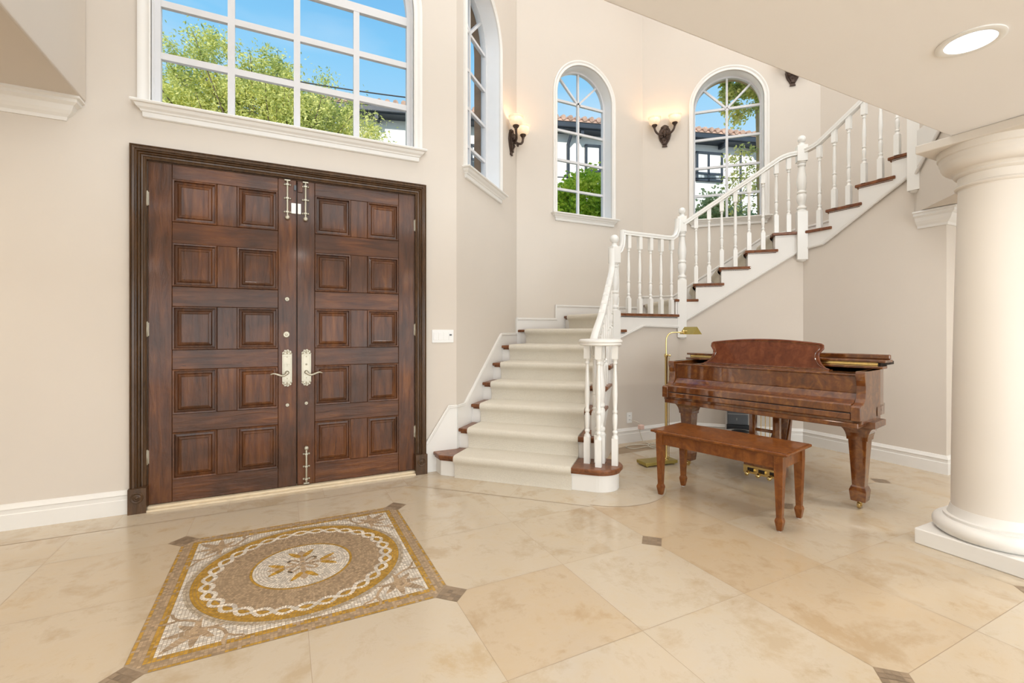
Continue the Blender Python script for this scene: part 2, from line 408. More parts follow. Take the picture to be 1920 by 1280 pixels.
fan = [(2.285, 3.02)] + arc; fl.add([(a, b, 0.0014) for a, b in fan], [(0, i, i + 1) for i in range(1, len(fan) - 1)], False, None, (0.05, 0.3, 0.6))
floor = fl.build('floor', 'travertine'); struct(floor, 'polished beige travertine tile floor laid square to the door wall', 'floor')
sb = MB(); sb.box(-6.5, 8, -6.5, 6.2, -0.12, -0.0006)
for poly in ([(-4, 3.701), (0.891, 3.701), (1.90, 2.694), (2.6, 3.4), (1.377, 4.0), (-4, 4.0)], [(2.285, 3.02)] + [(2.285 + 0.468 * math.cos(a), 3.02 + 0.468 * math.sin(a)) for a in [math.radians(d) for d in range(-142, 72, 6)]]):
    sb.add([(a, b, 0.0004) for a, b in poly], [tuple(range(len(poly)))])
o = sb.build('floor_slab', 'grout', floor)
dia.build('floor_inlay', 'mosaic_stone', floor)

# ------------------------------------------------------------------ mosaic medallion
def mosaic():
    m = MB(); cx, cy = TX - TS, TY + 3 * TS; H = TS - 0.001; z = 0.0012
    OCH = (0.52, 0.30, 0.045); BEI = (0.46, 0.335, 0.21); WHI = (0.76, 0.70, 0.60); GRY = (0.50, 0.42, 0.31)
    def jit(c, a=0.24): k = 1 + random.uniform(-a, a); return tuple(min(1, v * k) for v in c)
    def leaf_corner(x, y):          # palmette in each corner, symmetric about the diagonal
        u, v = abs(x), abs(y); d = (u + v) * R2; e = abs(u - v) * R2     # d along diagonal, e across
        if 0.655 < d < 0.70 and e < 0.012: return True
        for (d0, e0, L, w, an) in ((0.58, 0.0, 0.11, 0.030, 0.0), (0.55, 0.02, 0.12, 0.024, 0.55), (0.53, 0.03, 0.12, 0.022, 1.05), (0.53, 0.09, 0.10, 0.018, 1.5)):
            ca, sa = math.cos(an), math.sin(an); dd, ee = d - d0, e - e0; p = dd * ca + ee * sa; q = -dd * sa + ee * ca
            if 0 < p < L and abs(q) < w * math.sin(PI * min(1, p / L) ** 0.7) : return True
        return False
    def center(x, y):
        r = math.hypot(x, y)
        if r < 0.020: return WHI
        if r < 0.034: return BEI
        a = math.atan2(y, x); k = (a + PI / 4) % (PI / 2) - PI / 4; p, q = r * math.cos(k), abs(r * math.sin(k))
        if 0.034 < p < 0.10 and q < 0.010 + 0.016 * abs(p - 0.06) / 0.04: return BEI
        if 0.085 < p < 0.150 and q < 0.006 + (p - 0.085) * 0.85 and q < 0.05 and not (p > 0.125 and 0.012 < q < 0.024): return OCH if q > 0.012 else BEI
        if abs(math.hypot(p - 0.085, q - 0.055) - 0.03) < 0.007 and p < 0.09: return BEI
        return WHI
    def col(x, y):
        r = math.hypot(x, y); u = max(abs(x), abs(y))
        if u > 0.590: return OCH if random.random() < 0.75 else BEI
        if u > 0.549: return BEI
        if u > 0.530: return OCH if random.random() < 0.88 else BEI
        if r < 0.228: return WHI
        if r < 0.245: return OCH
        if r < 0.385: return BEI
        if r < 0.455:
            a = math.atan2(y, x); n = 15; c1 = 0.420 + 0.024 * math.sin(a * n); c2 = 0.420 - 0.024 * math.sin(a * n)
            return OCH if r > 0.432 or abs(r - 0.418) < 0.012 else BEI
        if r < 0.487: return OCH
        if r < 0.508: return GRY
        return WHI
    def quad(ps, c, z=z):
        ps = [(cx + a, cy + b) for a, b in ps]
        if any(abs(abs(a - cx) ) + abs(abs(b - cy)) > 2 * H - DH + .004 for a, b in ps): return
        m.add([(a, b, z) for a, b in ps], [(0, 1, 2, 3)], False, None, jit(c))
    g = 0.0008; n = 88; w = 2 * H / n
    for i in range(n):
        for j in range(n):
            x0, y0 = -H + i * w, -H + j * w; xc, yc = x0 + w / 2, y0 + w / 2; r = math.hypot(xc, yc)
            if r < 0.505: continue
            quad([(x0 + g, y0 + g), (x0 + w - g, y0 + g), (x0 + w - g, y0 + w - g), (x0 + g, y0 + w - g)], col(xc, yc))
    r = 0.0
    rings = 40; rw = 0.512 / rings
    for k in range(1, rings):
        r0, r1 = k * rw, (k + 1) * rw; nn = max(8, int(2 * PI * (r0 + r1) / 2 / 0.0125)); st = random.random()
        for t in range(nn):
            a0 = 2 * PI * (t + st) / nn + g / r1; a1 = 2 * PI * (t + 1 + st) / nn - g / r1; am = (a0 + a1) / 2; rm = (r0 + r1) / 2
            quad([(r * math.cos(a), r * math.sin(a)) for r, a in ((r0 + g, a0), (r1 - g, a0), (r1 - g, a1), (r0 + g, a1))], col(rm * math.cos(am), rm * math.sin(am)), 0.0015)
    def ribbon(pts, w, c, zz_, seg=0.012, gap=0.0009):
        # strip of small stones following a line; w may vary along it
        P = [Vector(p) for p in pts]; n = len(P)
        W_ = w if isinstance(w, (list, tuple)) else [w] * n
        for i in range(n - 1):
            d = (P[i + 1] - P[i]); L = d.length; d.normalize(); nn_ = Vector((-d.y, d.x)); a = P[i] + d * gap; b = P[i + 1] - d * gap
            quad([tuple(a - nn_ * W_[i] / 2), tuple(b - nn_ * W_[i + 1] / 2), tuple(b + nn_ * W_[i + 1] / 2), tuple(a + nn_ * W_[i] / 2)], c, zz_)
    N_ = 15
    for ph in (0, PI):
        K = 252
        ribbon([((0.418 + 0.027 * math.sin(t * N_ + ph)) * math.cos(t), (0.418 + 0.027 * math.sin(t * N_ + ph)) * math.sin(t)) for t in [2 * PI * k / K for k in range(K + 1)]], 0.0185, WHI, 0.0017 + 0.0002 * (ph > 0))
    # centre flower: four arms ending in three-lobed tips, with scrolls between them
    for q in range(4):
        a = PI / 2 * q + 0.02; ca, sa = math.cos(a), math.sin(a)
        def RT(p): return (p[0] * ca - p[1] * sa, p[0] * sa + p[1] * ca)
        ribbon([RT((x_, 0)) for x_ in (0.020, 0.040, 0.060, 0.080, 0.100, 0.120, 0.145, 0.165)], [0.020, .024, .020, .030, .052, .048, .030, .004], BEI, 0.0018 + q * 0.00004)
        for sg in (-1, 1):
            ribbon([RT((x_, y_ * sg)) for x_, y_ in ((0.088, 0.010), (0.106, 0.022), (0.126, 0.036), (0.146, 0.050), (0.160, 0.064))], [0.018, .030, .028, .020, .004], OCH, 0.0021 + (q * 2 + sg) * 0.00003)
            ribbon([RT((x_, y_ * sg)) for x_, y_ in ((0.030, 0.014), (0.050, 0.026), (0.066, 0.044), (0.064, 0.062), (0.050, 0.072))], [0.010, .014, .015, .013, .006], BEI, 0.0025 + (q * 2 + sg) * 0.00003)
    ribbon([(0.019 * math.cos(t), 0.019 * math.sin(t)) for t in [2 * PI * k / 10 for k in range(11)]], 0.008, BEI, 0.0030)
    # palmette in each corner
    for q in range(4):
        a = PI / 4 + PI / 2 * q; ca, sa = math.cos(a), math.sin(a)
        def RT(p): return (p[0] * ca - p[1] * sa, p[0] * sa + p[1] * ca)
        B0_ = 0.560
        for (an, L, w) in ((0.0, 0.165, 0.036), (0.5, 0.125, 0.030), (-0.5, 0.125, 0.030), (1.05, 0.10, 0.026), (-1.05, 0.10, 0.026), (1.75, 0.085, 0.022), (-1.75, 0.085, 0.022)):
            K = max(5, int(L / 0.016)); pts = []; ws = []
            for k in range(K + 1):
                t = k / K; cv = an * (1 + 0.35 * t); pts.append(RT((B0_ + L * t * math.cos(cv), L * t * math.sin(cv)))); ws.append(0.004 + w * math.sin(PI * min(1, 0.12 + 0.88 * t)) ** 0.8)
            ribbon(pts, ws, BEI, 0.0018 + 0.00006 * (an + 2))
        for sg in (-1, 1):
            pts = [(0.545, 0.02), (0.530, 0.06), (0.535, 0.10), (0.550, 0.135), (0.545, 0.175), (0.530, 0.20), (0.545, 0.215), (0.562, 0.20)]
            ribbon([RT((x_, y_ * sg)) for x_, y_ in pts], [0.010, .014, .014, .012, .012, .012, .010, .006], BEI, 0.0022 + 0.00005 * sg)
            ribbon([RT((x_, y_ * sg)) for x_, y_ in ((0.548, 0.135), (0.575, 0.15), (0.595, 0.165), (0.60, 0.185))], [0.010, .016, .014, .006], BEI, 0.0024 + 0.00005 * sg)
    o = m.build('mosaic_medallion', 'mosaic_stone')
    gb = MB(); e_ = H - DH; gb.prism([(cx + a, cy + b) for a, b in ((-e_, -H), (e_, -H), (H, -e_), (H, e_), (e_, H), (-e_, H), (-H, e_), (-H, -e_))], -0.0004, 0.0006)
    gb.build('grout_bed', 'grout', o)
    tag(o, 'square stone mosaic medallion set in the floor in front of the double doors', 'mosaic')
mosaic()

# ------------------------------------------------------------------ walls
def wall_panel(name, p, ang, s0, s1, z0, z1, holes, thick, mat='wall_paint', label=None):
    """inner face at local y=0, outer at y=thick; holes: list of dict(a,b,zb,zs,arch) stacked in z"""
    M = frame(p, ang); m = MB()
    def face(pts, y):  m.add([(a, y, c) for a, c in pts], [tuple(range(len(pts)))], False, M)
    for y in (0.0, thick):
        if not holes: face([(s0, z0), (s1, z0), (s1, z1), (s0, z1)], y); continue
        zc = z0
        for h in holes:
            a, b, zb, zs, ar = h['a'], h['b'], h['zb'], h['zs'], h['arch']
            top = h['top']
            face([(s0, zc), (a, zc), (a, top), (s0, top)], y); face([(b, zc), (s1, zc), (s1, top), (b, top)], y)
            if zb > zc: face([(a, zc), (b, zc), (b, zb), (a, zb)], y)
            if ar:
                n = 32; r = (b - a) / 2; c = (a + b) / 2; pr_ = [(c - r * math.cos(PI * k / n), zs + r * math.sin(PI * k / n)) for k in range(n + 1)]
                for k in range(n): face([pr_[k], pr_[k + 1], (pr_[k + 1][0], top), (pr_[k][0], top)], y)
            elif top > zs: face([(a, zs), (b, zs), (b, top), (a, top)], y)
            zc = top
        if zc < z1: face([(s0, zc), (s1, zc), (s1, z1), (s0, z1)], y)
    for h in holes:
        a, b, zb, zs, ar = h['a'], h['b'], h['zb'], h['zs'], h['arch']
        pts = [(a, zb), (a, zs)]
        if ar:
            n = 32; r = (b - a) / 2; c = (a + b) / 2; pts += [(c - r * math.cos(PI * k / n), zs + r * math.sin(PI * k / n)) for k in range(1, n)]
        pts += [(b, zs), (b, zb)]
        n = len(pts); vs = [(x_, 0, z_) for x_, z_ in pts] + [(x_, thick, z_) for x_, z_ in pts]
        m.add(vs, [(i, (i + 1) % n, n + (i + 1) % n, n + i) for i in range(n)], False, M)
    for (a, c) in ((s0, s0), (s1, s1)): m.add([(a, 0, z0), (a, thick, z0), (a, thick, z1), (a, 0, z1)], [(0, 1, 2, 3)], False, M)
    m.add([(s0, 0, z1), (s1, 0, z1), (s1, thick, z1), (s0, thick, z1)], [(0, 1, 2, 3)], False, M)
    o = m.build(name, mat); struct(o, label, 'wall'); return o
BW = dict(a=-0.812, b=0.992, zb=2.77, zs=3.93, arch=True, top=5.2)      # big arched window over the doors
wall_panel('wall_front', (0, YW), 0, -4.6, C01[0], 0, ZT, [dict(a=-0.885, b=1.055, zb=0, zs=2.43, arch=False, top=2.6), BW], 0.17,
           label='cream painted wall around the dark double doors and the big arched window')
WH = 0.435; ZB, ZSP = 2.745, 4.300
L01 = math.hypot(C12[0] - C01[0], C12[1] - C01[1]); L23 = math.hypot(C34[0] - C23[0], C34[1] - C23[1])
def hole(c): return [dict(a=c - WH, b=c + WH, zb=ZB, zs=ZSP, arch=True, top=5.2)]
S1, S2, S3 = 0.642, 3.577 - C12[0], 1.116
wall_panel('wall_left_bay', C01, A45, 0, L01, 0, ZT, hole(S1), 0.215, label='narrow angled cream wall between the doors and the stair, holding a deep arched window')
wall_panel('wall_back_bay', C12, 0, 0, C23[0] - C12[0], 0, ZT, hole(S2), 0.215, label='cream wall behind the landing with the middle arched window')
wall_panel('wall_right_bay', C23, -A45, 0, L23, 0, ZT, hole(S3), 0.215, label='angled cream wall behind the stair with the right arched window')
wall_panel('wall_right', C34, -PI / 2, 0, 8.0, 0, ZT, [], 0.30, label='cream wall at the far right above the upper stair')
wall_panel('wall_left', (-4.6, -5), PI / 2, 0, 9.0, 0, ZT, [], 0.3, label='cream wall of the room at the left, out of frame')
m = MB(); 
for (x0, x1, z0, z1) in ((-4.6, -3.6, 0, ZT), (5.3, 6.3, 0, ZT), (-3.6, 5.3, 2.2, 2.9), (-3.6, 5.3, 5.0, ZT), (0.7, 1.0, 0, 5), (-3.6, 5.3, 0, 0.05)): m.box(x0, x1, -5.2, -5.0, z0, z1)
struct(m.build('wall_rear', 'wall_paint'), 'cream wall with tall glazed openings behind the camera', 'wall')
# corner posts where outer wall slabs meet (outside)
m = MB(); m.prism([(-4.9, -5.2), (6.4, -5.2), (6.4, 3.72), (4.7, 5.44), (2.45, 5.44), (1.28, 4.14), (-4.9, 4.14)], ZT, ZT + 0.2); struct(m.build('ceiling', 'ceiling_paint'), 'high pale ceiling of the stair hall', 'ceiling')
m = MB(); m.box(-4.6, 6.1, -5.0, YL, ZL, ZL + 0.35); struct(m.build('ceiling_loft', 'ceiling_paint', bevel=0.012), 'low cream ceiling under the upper floor, crossing the upper right corner', 'ceiling')
m = MB(); m.box(-4.6, XS, YL, YW, ZS, ZT)
struct(m.build('ceiling_side', 'wall_paint', bevel=0.014, bseg=3), 'dropped ceiling and bulkhead over the left side passage', 'ceiling')
# crown under the left bulkhead
prof = [(0, 0), (0.012, 0), (0.018, 0.02), (0.035, 0.035), (0.05, 0.055), (0.062, 0.085), (0.085, 0.10), (0.085, 0.118), (0.10, 0.125), (0.10, 0.138), (0, 0.138)]
m = MB(); m.sweep([(-4.6, YW, ZS - 0.138), (XS - 0.105, YW, ZS - 0.138), (XS - 0.105, YW + 0.02, ZS - 0.138)], (0, 0, 1), [(-a, b) for a, b in prof])
struct(m.build('trim_1', 'trim_paint'), 'white crown moulding under the dropped ceiling at the upper left', 'crown moulding')
# baseboards
bprof = [(0, 0), (0.018, 0), (0.018, 0.095), (0.014, 0.10), (0.014, 0.125), (0.020, 0.130), (0.012, 0.145), (0.006, 0.158), (0, 0.16)]
m = MB(); m.sweep([(-4.6, YW, 0), (-0.925, YW, 0)], (0, 0, 1), [(-a, b) for a, b in bprof])
struct(m.build('baseboard_left', 'trim_paint'), 'tall white baseboard left of the double doors', 'baseboard')

# inner walls under the stair (alcove) ------------------------------------------------
sA = [-0.268 + 0.2765 * k for k in range(6)]        # nosings 1..6 in s
sB = {k: -0.124 + 0.273 * (k - 9) for k in range(9, 14)}
yC = {14: 2.914, 15: 2.634, 16: 2.354, 17: 2.07}
TI = 1.235
def saw(steps, last):   # steps: [(s_riser, z_low)], returns the sawtooth top line
    pts = []
    for s, z in steps: pts.append((s, z))
    return pts
UN = 0.045
def wallpoly(name, p, ang, poly, label, thick=0.10, mat='wall_paint'):
    m = MB(); M = frame(p, ang)
    m.prism(poly, 0.0, thick, M, axis='y'); o = m.build(name, mat); struct(o, label, 'wall'); return o
# flight A side wall: along t=TI, s from -0.02 to 1.3456
pA = PA(0, TI)
stepsA = []
for k in range(2, 7):
    s = sA[k - 1] + 0.035; stepsA += [(s, Z(k - 1) - UN), (s, Z(k) - UN)]
polyA = [(0.02, 0)] + [(0.02, Z(1) - UN)] + stepsA + [(1.3456, Z(6) - UN), (1.3456, 0)]
wallpoly('wall_stair_side', pA, A45, polyA, 'low wall under the first flight, beside the rounded bottom step')
ZM = lambda s: 1.305 + 0.646 * s
topA = [(0, Z(7) - UN), (0.06, Z(7) - UN), (0.06, Z(8) - UN), (0.95, Z(8) - UN)]
wallpoly('wall_alcove_back', I1, 0, [(0, 0)] + topA + [(0.95, 0)], 'beige wall under the landing, behind the brass lamp')
topB = [(0, Z(8) - UN)]
for k in range(9, 14):
    s = max(0.0, sB[k] + 0.035)
    if k > 9: topB += [(s, Z(k - 1) - UN)]
    topB += [(s, Z(k) - UN)]
LB = math.hypot(I3[0] - I2[0], I3[1] - I2[1])
topB += [(LB, Z(13) - UN)]
wallpoly('wall_alcove_diagonal', I2, -A45, [(0, 0)] + topB + [(LB, 0)], 'beige angled wall under the second flight, behind the piano')
sC = lambda y: I3[1] - y
topC = [(0, Z(13) - UN)]
for k in range(14, 18):
    s = sC(yC[k]) - 0.035 + 0.07; s = sC(yC[k]) + 0.035
    topC += [(min(s, 1.0), Z(k - 1) - UN)]
    if s < 1.0: topC += [(s, Z(k) - UN)]
wallpoly('wall_alcove_right', I3, -PI / 2, [(0, 0)] + topC + [(1.0, 2.28), (1.23, 2.28), (1.23, 0)], 'beige wall right of the piano, under the upper flight', thick=0.35)
# header wall along the next side, over the passage
m = MB(); M = frame(I4, -3 * PI / 4)
m.prism([(0, 2.275), (0, 3.2), (1.45, 3.2), (1.45, 2.275)], 0.0, 0.45, M, axis='y')
struct(m.build('wall_header', 'wall_paint'), 'short wall over the passage behind the column', 'wall')
# crown on the wall end by the column
m = MB(); m.sweep([(I3[0], 2.13, 2.132), (I3[0], 1.93, 2.132), (5.45, 1.93, 2.132)], (0, 0, 1), [(-a * 1.0, b) for a, b in prof])
struct(m.build('trim_2', 'trim_paint'), 'white crown moulding on the wall end behind the column', 'crown moulding')
m = MB(); m.sweep([(3.20 + 0.0, 4.06, 0), (4.15, 4.06, 0), (5.05, 3.16, 0), (5.05, 1.93, 0), (5.4, 1.93, 0)], (0, 0, 1), [(-a, b) for a, b in bprof])
struct(m.build('baseboard_alcove', 'trim_paint'), 'white baseboard running round the piano alcove', 'baseboard')

# ------------------------------------------------------------------ staircase
stair = empty('staircase', (2.3, 3.5, 0)); tag(stair, 'white staircase with brown wooden treads winding up from the doors to the right', 'staircase')
def under(parent, o):
    o.parent = parent; o.matrix_parent_inverse = Matrix.Translation(-Vector(parent.location)); return o
def tread(poly, k, cove=True):
    m = MB(); m.prism(poly, Z(k) - 0.030, Z(k))
    o = under(stair, m.build('tread', 'tread_wood', bevel=0.008, bseg=3))
    q = inset_clip(poly, 0.016); m2 = MB(); m2.prism(q, Z(k) - 0.046, Z(k) - 0.030)
    c = m2.build('cove', 'tread_wood', bevel=0.004); c.parent = o; return o
def riser(p, q, k, th=-0.02):
    # board between p and q (plan), standing from tread k-1 to tread k
    m = MB(); d = Vector((q[0] - p[0], q[1] - p[1])).normalized(); n = Vector((-d.y, d.x)) * th
    m.prism([p, q, (q[0] + n.x, q[1] + n.y), (p[0] + n.x, p[1] + n.y)], Z(k - 1), Z(k) - 0.03)
    return under(stair, m.build('riser', 'trim_paint'))
OV = 0.03
# first step: chamfered left end along the door wall, rounded right end
bc = (2.262, 2.992); br = 0.155
def bull(r_extra, s0, base):
    # s0: nosing line; round end: half circle whose left tangent joins the front line
    c = Vector(PA(s0 + br + (0.0), 1.235 + 0.045)); r = br + r_extra
    pts = []
    for d in range(-135, 46, 9):
        a = math.radians(d); pts.append((c.x + r * math.cos(a), c.y + r * math.sin(a)))
    return pts
def step1(e):
    s0 = -0.240
    left = [(1.187 - e * 0.9, 3.975), (1.191 - e * 0.8, 3.845 - e * 0.7)]
    front_end = bull(e, s0, True)
    back = [PA(0.045, 1.32), PA(0.045, 0.0), (1.377, 3.975)]
    return left + front_end + back
m = MB(); m.prism(step1(0.0), 0, Z(1) - 0.03); under(stair, m.build('riser', 'trim_paint', bevel=0.002))
m = MB(); m.prism(step1(0.030), Z(1) - 0.030, Z(1)); o1 = under(stair, m.build('tread', 'tread_wood', bevel=0.009, bseg=3))
m = MB(); m.prism(step1(0.014), Z(1) - 0.048, Z(1) - 0.030); c = m.build('cove', 'tread_wood', bevel=0.004); c.parent = o1
for k in range(2, 7):
    s = sA[k - 1]; riser(PA(s + 0.03, TI), PA(s + 0.03, 0.012), k)
    if k < 6: tread([PA(s, 0.012), PA(s, TI + OV), PA(sA[k] + 0.045, TI + OV), PA(sA[k] + 0.045, 0.012)], k)
    else: tread([PA(s, 0.012), PA(s, TI + OV), (I1[0] + 0.02, I1[1] - 0.0), (2.60, 5.145), (2.555, 5.145)], 6)
dn = Vector((C12[0] - I1[0], C12[1] - I1[1])).normalized()
riser((I1[0] + 0.045, I1[1]), (C12[0] + 0.045, C12[1] - 0.005), 7)
tread([(I1[0] + 0.0, I1[1] - OV), (I1[0] + 0.15, I1[1] - OV), (3.33, 5.145), (2.57, 5.145), (I1[0] - 0.005, I1[1])], 7)
riser((3.26, 4.06), (3.26, 5.145), 8)
o9 = (I2[0] - 0.088, I2[1] + 0.088)
tread([(3.235, I1[1] - OV), (I2[0] + 0.01, I1[1] - OV), (4.16, 4.06), (4.60, 5.12), (4.56, 5.145), (3.235, 5.145)], 8)
riser((4.08, 4.05), (4.60, 5.13), 9)
for k in range(9, 14):
    s = sB[k]
    if k > 9: riser(PB(s + 0.03, 0.0), PB(s + 0.03, 1.055), k)
    if k == 9: tread([(4.055, I1[1] - OV), (I2[0] + 0.012, I1[1] - OV), PB(sB[10] + 0.06, -OV), PB(sB[10] + 0.06, 1.055), (4.56, 5.14)], 9)
    elif k < 13: tread([PB(s, -OV), PB(sB[k + 1] + 0.06, -OV), PB(sB[k + 1] + 0.06, 1.055), PB(s, 1.055)], k)
    else: tread([PB(s, -OV), (5.05 - 0.042, 3.16 - 0.015), (5.05 - OV, 2.914 - 0.06), (6.10, 2.914 - 0.06), (6.10, 3.60), PB(s, 1.055)], 13)
for k in range(14, 17):
    y = yC[k]; riser((5.05, y - 0.03), (6.10, y - 0.03), k)
    tread([(5.05 - OV, y), (5.05 - OV, y - 0.34), (6.10, y - 0.34), (6.10, y)], k)
riser((5.05, 2.04), (6.10, 2.04), 17)
tread([(4.99, 2.09), (4.80, 1.87), (5.2, 1.5), (6.1, 1.5), (6.1, 2.07)], 17)
riser((4.85, 1.95), (5.6, 1.2), 18)
tread([(4.84, 1.92), (4.60, 1.68), (5.2, 1.08), (5.5, 1.3)], 18)
# stringers: white boards between the moulding and the treads
def stringer(p, ang, poly, parent=stair, th=0.014):
    m = MB(); m.prism(poly, -th, 0.0, frame(p, ang), axis='y'); return under(stair, m.build('stringer', 'trim_paint'))
def mould(p, ang, pts):
    m = MB(); M = frame(p, ang)
    m.sweep([(a, -0.012, c) for a, c in pts], (0, -1, 0), [(-0.014, 0), (-0.014, 0.008), (-0.006, 0.014), (0.0, 0.016), (0.004, 0.010), (0.012, 0.012), (0.014, 0)], M=M)
    return under(stair, m.build('stringer_moulding', 'trim_paint'))
stA = [(0.02, 0), (0.02, Z(1) - 0.03)]
for k in range(2, 7):
    s = sA[k - 1] + 0.03; stA += [(s, Z(k - 1) - 0.03), (s, Z(k) - 0.03)]
stA += [(1.34, Z(6) - 0.03)]
stringer(pA, A45, stA + [(1.34, 0.90), (0.25, 0.19), (0.25, 0)])
mA = [(0.0, 1.128), (0.385, 1.283), (0.95, 1.270)]
stringer(I1, 0, [(0, 1.128), (0, Z(7) - 0.03), (0.05, Z(7) - 0.03), (0.05, Z(8) - 0.03), (0.95, Z(8) - 0.03)] + mA[1:][::-1])
mould(I1, 0, [(0.0, 1.128), (0.385, 1.283), (0.95, 1.270)])
sb_ = [(0, Z(8) - 0.03)]
for k in range(9, 14):
    s = max(0.01, sB[k] + 0.03)
    if k > 9: sb_ += [(s, Z(k - 1) - 0.03)]
    sb_ += [(s, Z(k) - 0.03)]
stringer(I2, -A45, sb_ + [(LB, Z(13) - 0.03), (LB, 2.112), (0, ZM(0))])
mould(I2, -A45, [(0, ZM(0)), (LB - 0.01, 2.118)])
sc_ = [(0, Z(13) - 0.03)]
for k in range(14, 17):
    s = sC(yC[k]) + 0.03; sc_ += [(s, Z(k - 1) - 0.03), (s, Z(k) - 0.03)]
sc_ += [(1.0, Z(16) - 0.03)]
stringer(I3, -PI / 2, sc_ + [(1.0, 2.640), (0.215, 2.137), (0, 2.113)])
mould(I3, -PI / 2, [(0, 2.113), (0.215, 2.137), (1.0, 2.640)])
stringer(I4, -3 * PI / 4, [(0, 2.62), (0, Z(16)), (0.08, Z(16)), (0.08, Z(17) - .03), (0.33, Z(17) - .03), (0.33, Z(18) - .03), (0.7, Z(18) - .03), (0.7, 2.98)])
mould(I4, -3 * PI / 4, [(0, 2.57), (0.7, 2.98)])
# wall skirts with their cap moulding
def skirt(p, ang, bottom, top):
    m = MB(); M = frame(p, ang); m.prism(bottom + top[::-1], -0.012, 0.0, M, axis='y'); o = under(stair, m.build('skirt_board', 'trim_paint'))
    m = MB(); m.sweep([(a, -0.010, c) for a, c in top], (0, -1, 0), [(0.006, 0), (0.006, 0.010), (-0.002, 0.013), (-0.010, 0.010), (-0.014, 0.013), (-0.020, 0.006), (-0.020, 0)], M=M)
    o2 = m.build('skirt_cap', 'trim_paint'); o2.parent = o; return o
skirt((0, YW), 0, [(1.098, 0.0), (C01[0], 0.0)], [(1.098, 0.255), (1.300, 0.562), (C01[0], 0.562)])
skirt(C01, A45, [(0, 0.0), (L01, 0.9)], [(0, 0.562), (0.150, 0.562), (1.10, 1.196), (L01 - 0.03, 1.196), (L01 - 0.03, 1.384), (L01, 1.384)])
skirt(C12, 0, [(0.0, 1.0), (C23[0] - C12[0], 1.3)], [(0.0, 1.382), (0.556, 1.382), (0.556, 1.555), (1.92, 1.555), (1.92, 1.715), (C23[0] - C12[0], 1.715)])
skirt(C23, -A45, [(0.0, 1.4), (L23, 2.2)], [(0.0, 1.715), (0.41, 1.715), (1.53, 2.46), (L23, 2.60)])
skirt(C34, -PI / 2, [(0.0, 2.2), (1.6, 2.8)], [(0.0, 2.60), (0.5, 2.65), (1.6, 3.40)])

# carpet runner: one draped sheet per step, following nosing and riser
run = empty('stair_runner', (1.9, 3.5, 0)); tag(run, 'cream wool carpet runner laid down the middle of the stairs', 'carpet runner')
rm = MB()
def runstep(front_l, front_r, back_l, back_r, zlow, z, dirv, e=0.012):
    # front edge rolls over the nosing and falls to zlow
    fl_, fr_, bl, brt = Vector(front_l), Vector(front_r), Vector(back_l), Vector(back_r); d = Vector(dirv)
    pr_ = [(0.014, zlow + 0.001), (0.020, zlow + 0.014), (0.018, z - 0.075), (0.008, z - 0.058), (-0.008, z - 0.044), (-0.015, z - 0.024), (-0.012, z - 0.004), (0.0, z + 0.008), (0.02, z + 0.012)]
    L = []; Rr = []
    wid = 0.016
    for off, zz in pr_:
        w_ = wid if zz < z - 0.05 else 0.0
        ac = (fr_ - fl_).normalized()
        a = fl_ + d * off; b = fr_ + d * off; 
        if zz < z - 0.05: a = a + ac * 0.0; b = b
        L.append((a.x, a.y, zz)); Rr.append((b.x, b.y, zz))
    L.append((bl.x, bl.y, z + 0.013)); Rr.append((brt.x, brt.y, z + 0.013))
    n = len(L)
    inn = lambda P, q: P
    back = [(p[0] + d.x * 0.012, p[1] + d.y * 0.012, p[2] - 0.012) for p in L], [(p[0] + d.x * 0.012, p[1] + d.y * 0.012, p[2] - 0.012) for p in Rr]
    vs = L + Rr + back[0] + back[1]
    fs = [(i, n + i, n + i + 1, i + 1) for i in range(n - 1)] + [(2 * n + i, 2 * n + i + 1, 3 * n + i + 1, 3 * n + i) for i in range(n - 1)]
    fs += [(i, i + 1, 2 * n + i + 1, 2 * n + i) for i in range(n - 1)] + [(n + i, 3 * n + i, 3 * n + i + 1, n + i + 1) for i in range(n - 1)]
    rm.add(vs, fs, True)
dA = (R2, R2)
tl, tr = 0.105, 1.095
for k in range(1, 7):
    s = sA[k - 1] if k > 1 else -0.270
    e1 = sA[k] + 0.03 if k < 6 else 1.42
    zl = Z(k - 1) + (0.012 if k > 1 else 0.0)
    if k < 6: runstep(PA(s, tl + 0.0), PA(s, tr), PA(e1, tl), PA(e1, tr), zl, Z(k), dA)
    else: runstep(PA(s, tl), PA(s, tr), (2.66, 5.05), (3.17, 4.15), zl, Z(6), dA)
n7 = Vector((-dn.y, dn.x)) * -1
runstep((2.622, 5.05), (3.146, 4.15), (3.26, 5.05), (3.26, 4.16), Z(6) + .012, Z(7), (n7.x, n7.y))
runstep((3.235, 5.05), (3.235, 4.16), (4.5, 5.05), (4.16, 4.22), Z(7) + .012, Z(8), (1, 0))
runstep((4.53, 5.06), (4.085, 4.12), PB(sB[10] + .03, 0.95), PB(sB[10] + .03, 0.10), Z(8) + .012, Z(9), (0.92, -0.39))
for k in range(10, 14):
    e1 = sB[k + 1] + 0.03 if k < 13 else 1.3
    runstep(PB(sB[k], 0.95), PB(sB[k], 0.10), PB(e1, 0.95), PB(e1, 0.10), Z(k - 1) + .012, Z(k), (R2, -R2))
for k in range(14, 18):
    runstep((6.0, yC[k]), (5.15, yC[k]), (6.0, yC[k] - 0.31), (5.15, yC[k] - 0.31), Z(k - 1) + .012, Z(k), (0, -1))
rm.build('carpet', 'carpet', None).parent = run; bpy.data.objects['carpet'].matrix_parent_inverse = Matrix.Translation(-Vector(run.location))

